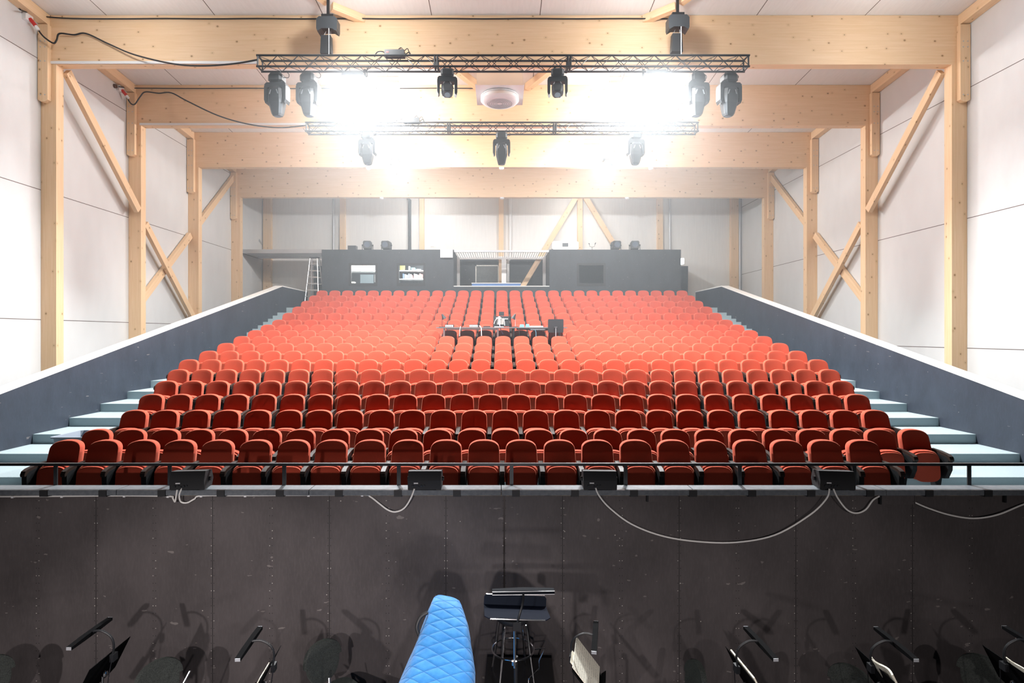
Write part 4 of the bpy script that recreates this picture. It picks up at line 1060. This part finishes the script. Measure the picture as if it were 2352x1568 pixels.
B().lathe([(0, -.02), (.022, -.015), (.022, .015), (0, .02)], (.015, .05, hd - .37), 10).build('knob', m_chrome, t, smooth=50)
for k in range(3):
    an = 2 * math.pi * k / 3 + .3
    B().cyl((0, 0, .15), (.26 * math.cos(an), .26 * math.sin(an), .01), .009, n=8).build('leg', m_blk, t)
B().tube(spline([(0, .15, hd - .02), (-.02, .15, hd + .05), (-.045, .12, hd + .12), (-.055, .06, hd + .17)]), .009, 8).box(-.03, .03, .12, .16, hd - .07, hd - .005).build('lamp_neck', m_blk, t, smooth=40)
B().prism([(-.24, -.010), (-.1, -.012), (.1, -.012), (.24, -.010), (.24, .010), (.03, .018), (-.03, .018), (-.24, .010)], -.03, .03, 'y', Matrix.Translation((-.055, .04, hd + .175))).build('lamp_bar', M('satin_black', (.008, .010, .014), .7, spec=.06), t)
B().tube([(-.295, .071, hd + .187), (.185, .071, hd + .187)], .0016, 5).build('edge_strip', m_alu, t)
B().tube([(-.295, .071, hd + .163), (.185, .071, hd + .163)], .0016, 5).build('edge_strip', m_alu, t)
SY = 5.42
t = thing('stool', 'chrome stool with a foot ring behind the flat conductor stand', 'stool', (.125, SY, PT), .2)
sh = H(-2.645) - PT
B().lathe([(0, 0), (.15, 0), (.165, .02), (.16, .045), (.10, .055), (0, .055)], (0, 0, sh - .055), 24).build('seat', m_blkmat, t, smooth=50)
for k in range(4):
    an = math.pi / 4 + k * math.pi / 2; c, s_ = math.cos(an), math.sin(an)
    B().tube(spline([(.06 * c, .06 * s_, sh - .06), (.13 * c, .13 * s_, sh - .065), (.155 * c, .155 * s_, sh - .11), (.19 * c, .19 * s_, sh * .45), (.235 * c, .235 * s_, .01)], 4), .011, 8).build('leg', m_chrome, t, smooth=40)
def torus_(R, r, z, n=40):
    return B().loft([[Vector(((R + r * math.cos(b)) * math.cos(2 * math.pi * i / n), (R + r * math.cos(b)) * math.sin(2 * math.pi * i / n), z + r * math.sin(b))) for b in [2 * math.pi * k / 8 for k in range(8)]] for i in range(n + 1)], False, False)
torus_(.198, .009, H(-2.985) - PT).build('foot_ring', m_chrome, t, smooth=50)
B().tube([(.20, -.02, .27), (.31, -.02, .27), (.24, -.06, .18), (.24, -.06, .10), (.12, -.12, .05), (.12, -.12, -.0 + .01)], .008, 8).build('foot_lever', m_chrome, t, smooth=40)

# harp under its quilted cover
def sec(cx, cy, hx, hy, z, tilt=0.0, n=36, e=3.4):
    r = []
    for i in range(n):
        a = 2 * math.pi * i / n; c, s_ = math.cos(a), math.sin(a)
        x = hx * math.copysign(abs(c) ** (2 / e), c); y = hy * math.copysign(abs(s_) ** (2 / e), s_)
        r.append(Vector((cx + x, cy + y, z - tilt * x + .012 * math.sin(3 * a + z * 9) * 0)))
    return r
HX, HY = -.42, 4.35
#        height, front y, back y, half width front / back, centre front / back, tilt of the top
rows_ = [(-2.02, 4.33, 4.40, .05, .05, -.405, -.41, .2), (-2.025, 4.29, 4.42, .085, .08, -.40, -.41, .2), (-2.04, 4.24, 4.44, .112, .10, -.398, -.41, .18), (-2.075, 4.17, 4.46, .140, .115, -.395, -.415, .1),
         (-2.12, 4.08, 4.48, .170, .128, -.39, -.42, .03), (-2.2, 3.95, 4.5, .206, .155, -.39, -.425, 0), (-2.3, 3.77, 4.5, .255, .18, -.398, -.43, 0), (-2.45, 3.55, 4.5, .31, .225, -.44, -.445, 0), (-2.65, 3.3, 4.5, .36, .28, -.52, -.46, 0),
         (-2.9, 3.1, 4.5, .40, .30, -.56, -.48, 0), (-3.4, 2.95, 4.5, .43, .32, -.60, -.5, 0), (-3.78, 2.95, 4.5, .43, .32, -.60, -.5, 0)]
hp = thing('harp_cover', 'tall tapered harp under a bright blue quilted cover', 'harp', (HX, HY, 0))
hb = B(); rings = []
zs = []
for i in range(len(rows_) - 1):
    for j in range(3):
        f_ = j / 3; a, b_ = rows_[i], rows_[i + 1]; zs.append([a[k] + (b_[k] - a[k]) * f_ for k in range(8)])
zs.append(rows_[-1])
for h_, yf_, yb_, hf, hk, cf, ck, tl in zs:
    rg = sec(0, (yf_ + yb_) / 2 - HY, 1, (yb_ - yf_) / 2, 0, 0)
    for p in rg:
        u = (p.y + HY - yf_) / (yb_ - yf_); x = p.x * (hf + (hk - hf) * u)
        p.x = x + cf + (ck - cf) * u - HX; p.z = H(h_) - tl * x
    cx = (cf + ck) / 2 - HX
    for i, p in enumerate(rg):
        k = 1 + .012 * math.sin(h_ * 31 + i * .7) + .008 * math.sin(h_ * 67 - i * 1.9)
        p.x = cx + (p.x - cx) * k
    rings.append(rg)
hb.loft(rings).build('quilted_cover', m_quilt, hp, smooth=60)
B().tube(spline([(-.115, -.12, H(-2.06)), (-.165, -.13, H(-2.09)), (-.19, -.15, H(-2.15)), (-.17, -.16, H(-2.21))]), .014, 8).build('handle', m_blkmat, hp, smooth=40)
for s in (-1, 1):
    for u in (-1.2, .1): B().cyl((-.18 + s * .25, u, 0), (-.18 + s * .25, u, .065), .03).build('foot', m_blk, hp)

# players' chairs
def pit_chair(x, y, rz, top, lab, wd=.21, tilt=.15):
    t = thing('orchestra_chair', lab, 'chair', (x, y, 0), rz, 'dark chairs in the pit')
    zc = top - .17
    oval = superout(wd, wd * .85, zc, zc, .17, .2, 2.3, 2.3, 14)
    def fn(p):
        q = Vector(p); q.y += (q.z - .5) * tilt - .4 * q.x * q.x; return q
    B().pillow(oval, .20, .25, .014, fn, back=(.9, .5)).build('backrest', m_chairgrey, t, smooth=50)
    B().pillow([(a, b_ * 1.05) for a, b_ in superout(.22, .2, .06, -.06, .14, .14, 3, 3, 12)], -.03, .03, .012, lambda p: Vector((p.x, p.z, .46 + p.y)), back=(.9,)).build('seat', m_chairgrey, t, smooth=50)
    B().tube(spline([(0, .10, .43), (0, .24, .43), (0, .29, .5), (0, .30, zc - .08)]), .016, 8).build('back_post', m_blk, t, smooth=40)
    for s in (-1, 1):
        for u in (-1, 1): B().cyl((s * .16, u * .15, .43), (s * .2, u * .2, 0), .012, n=8).build('leg', m_blk, t)
    return t
def chair_at(bxx, byy, rz, top, lab):
    o = Vector((bxx, byy, 0)) - Matrix.Rotation(rz, 3, 'Z') @ Vector((0, .22, 0))
    pit_chair(o.x, o.y, rz, top, lab)
D_ = math.radians
chair_at(-3.06, 5.14, D_(58), H(-2.955), 'dark grey chair right of the leftmost music stand')
chair_at(-1.68, 5.46, D_(55), H(-2.955), 'dark grey chair between the left music stands and the blue quilted cover')
chair_at(1.72, 5.10, D_(-88), H(-2.945), 'dark grey chair left of the stand whose sheet edges show')
chair_at(3.13, 5.10, D_(-62), H(-2.985), 'dark grey chair between the two right music stands and the wall')
chair_at(4.46, 5.26, D_(-58), H(-2.985), 'dark grey chair left of the music stand at the right edge')
chair_at(-4.58, 5.12, D_(70), H(-2.92), 'black chair at the left edge of the pit')
for p, q_, lab in (((437, 1540, 4.9), (420, 1572, 4.85), 'light grey flat bar right of the chair by the leftmost music stand'), ((757, 1556, 5.0), (758, 1590, 4.95), 'light grey flat bar right of the chair left of the blue quilted cover')):
    a, b_ = W(*p), W(*q_); b_ = a + (b_ - a).normalized() * (a.z / abs((b_ - a).normalized().z)) * .97
    tag(timber('metal_bar', a, b_,   .008, .036, m_galv, up=(0, 1, 0)), lab, 'bar')

# ------------------------------------------------------------------ haze volume added to imitate lens glare around the lamps
hm = bpy.data.materials.new('glare_haze'); hm.use_nodes = True
t_ = hm.node_tree
for n in list(t_.nodes): t_.nodes.remove(n)
o_ = t_.nodes.new('ShaderNodeOutputMaterial'); v_ = t_.nodes.new('ShaderNodeVolumeScatter')
v_.inputs['Color'].default_value = (.93, .97, 1, 1); v_.inputs['Density'].default_value = .011; v_.inputs['Anisotropy'].default_value = .3
t_.links.new(v_.outputs[0], o_.inputs['Volume'])
hz_ = B().prism([(11.1, H(-.6)), (18.5, H(.75)), (23.4, H(1.95)), (24.2, H(2.2)), (24.2, H(5.85)), (20.8, H(6.12)), (11.1, H(6.6))], -8.6, 8.75, 'x').build('haze', hm)
tag(hz_, 'thin haze added to imitate lens glare around the floodlights', 'haze', None, 'stuff')
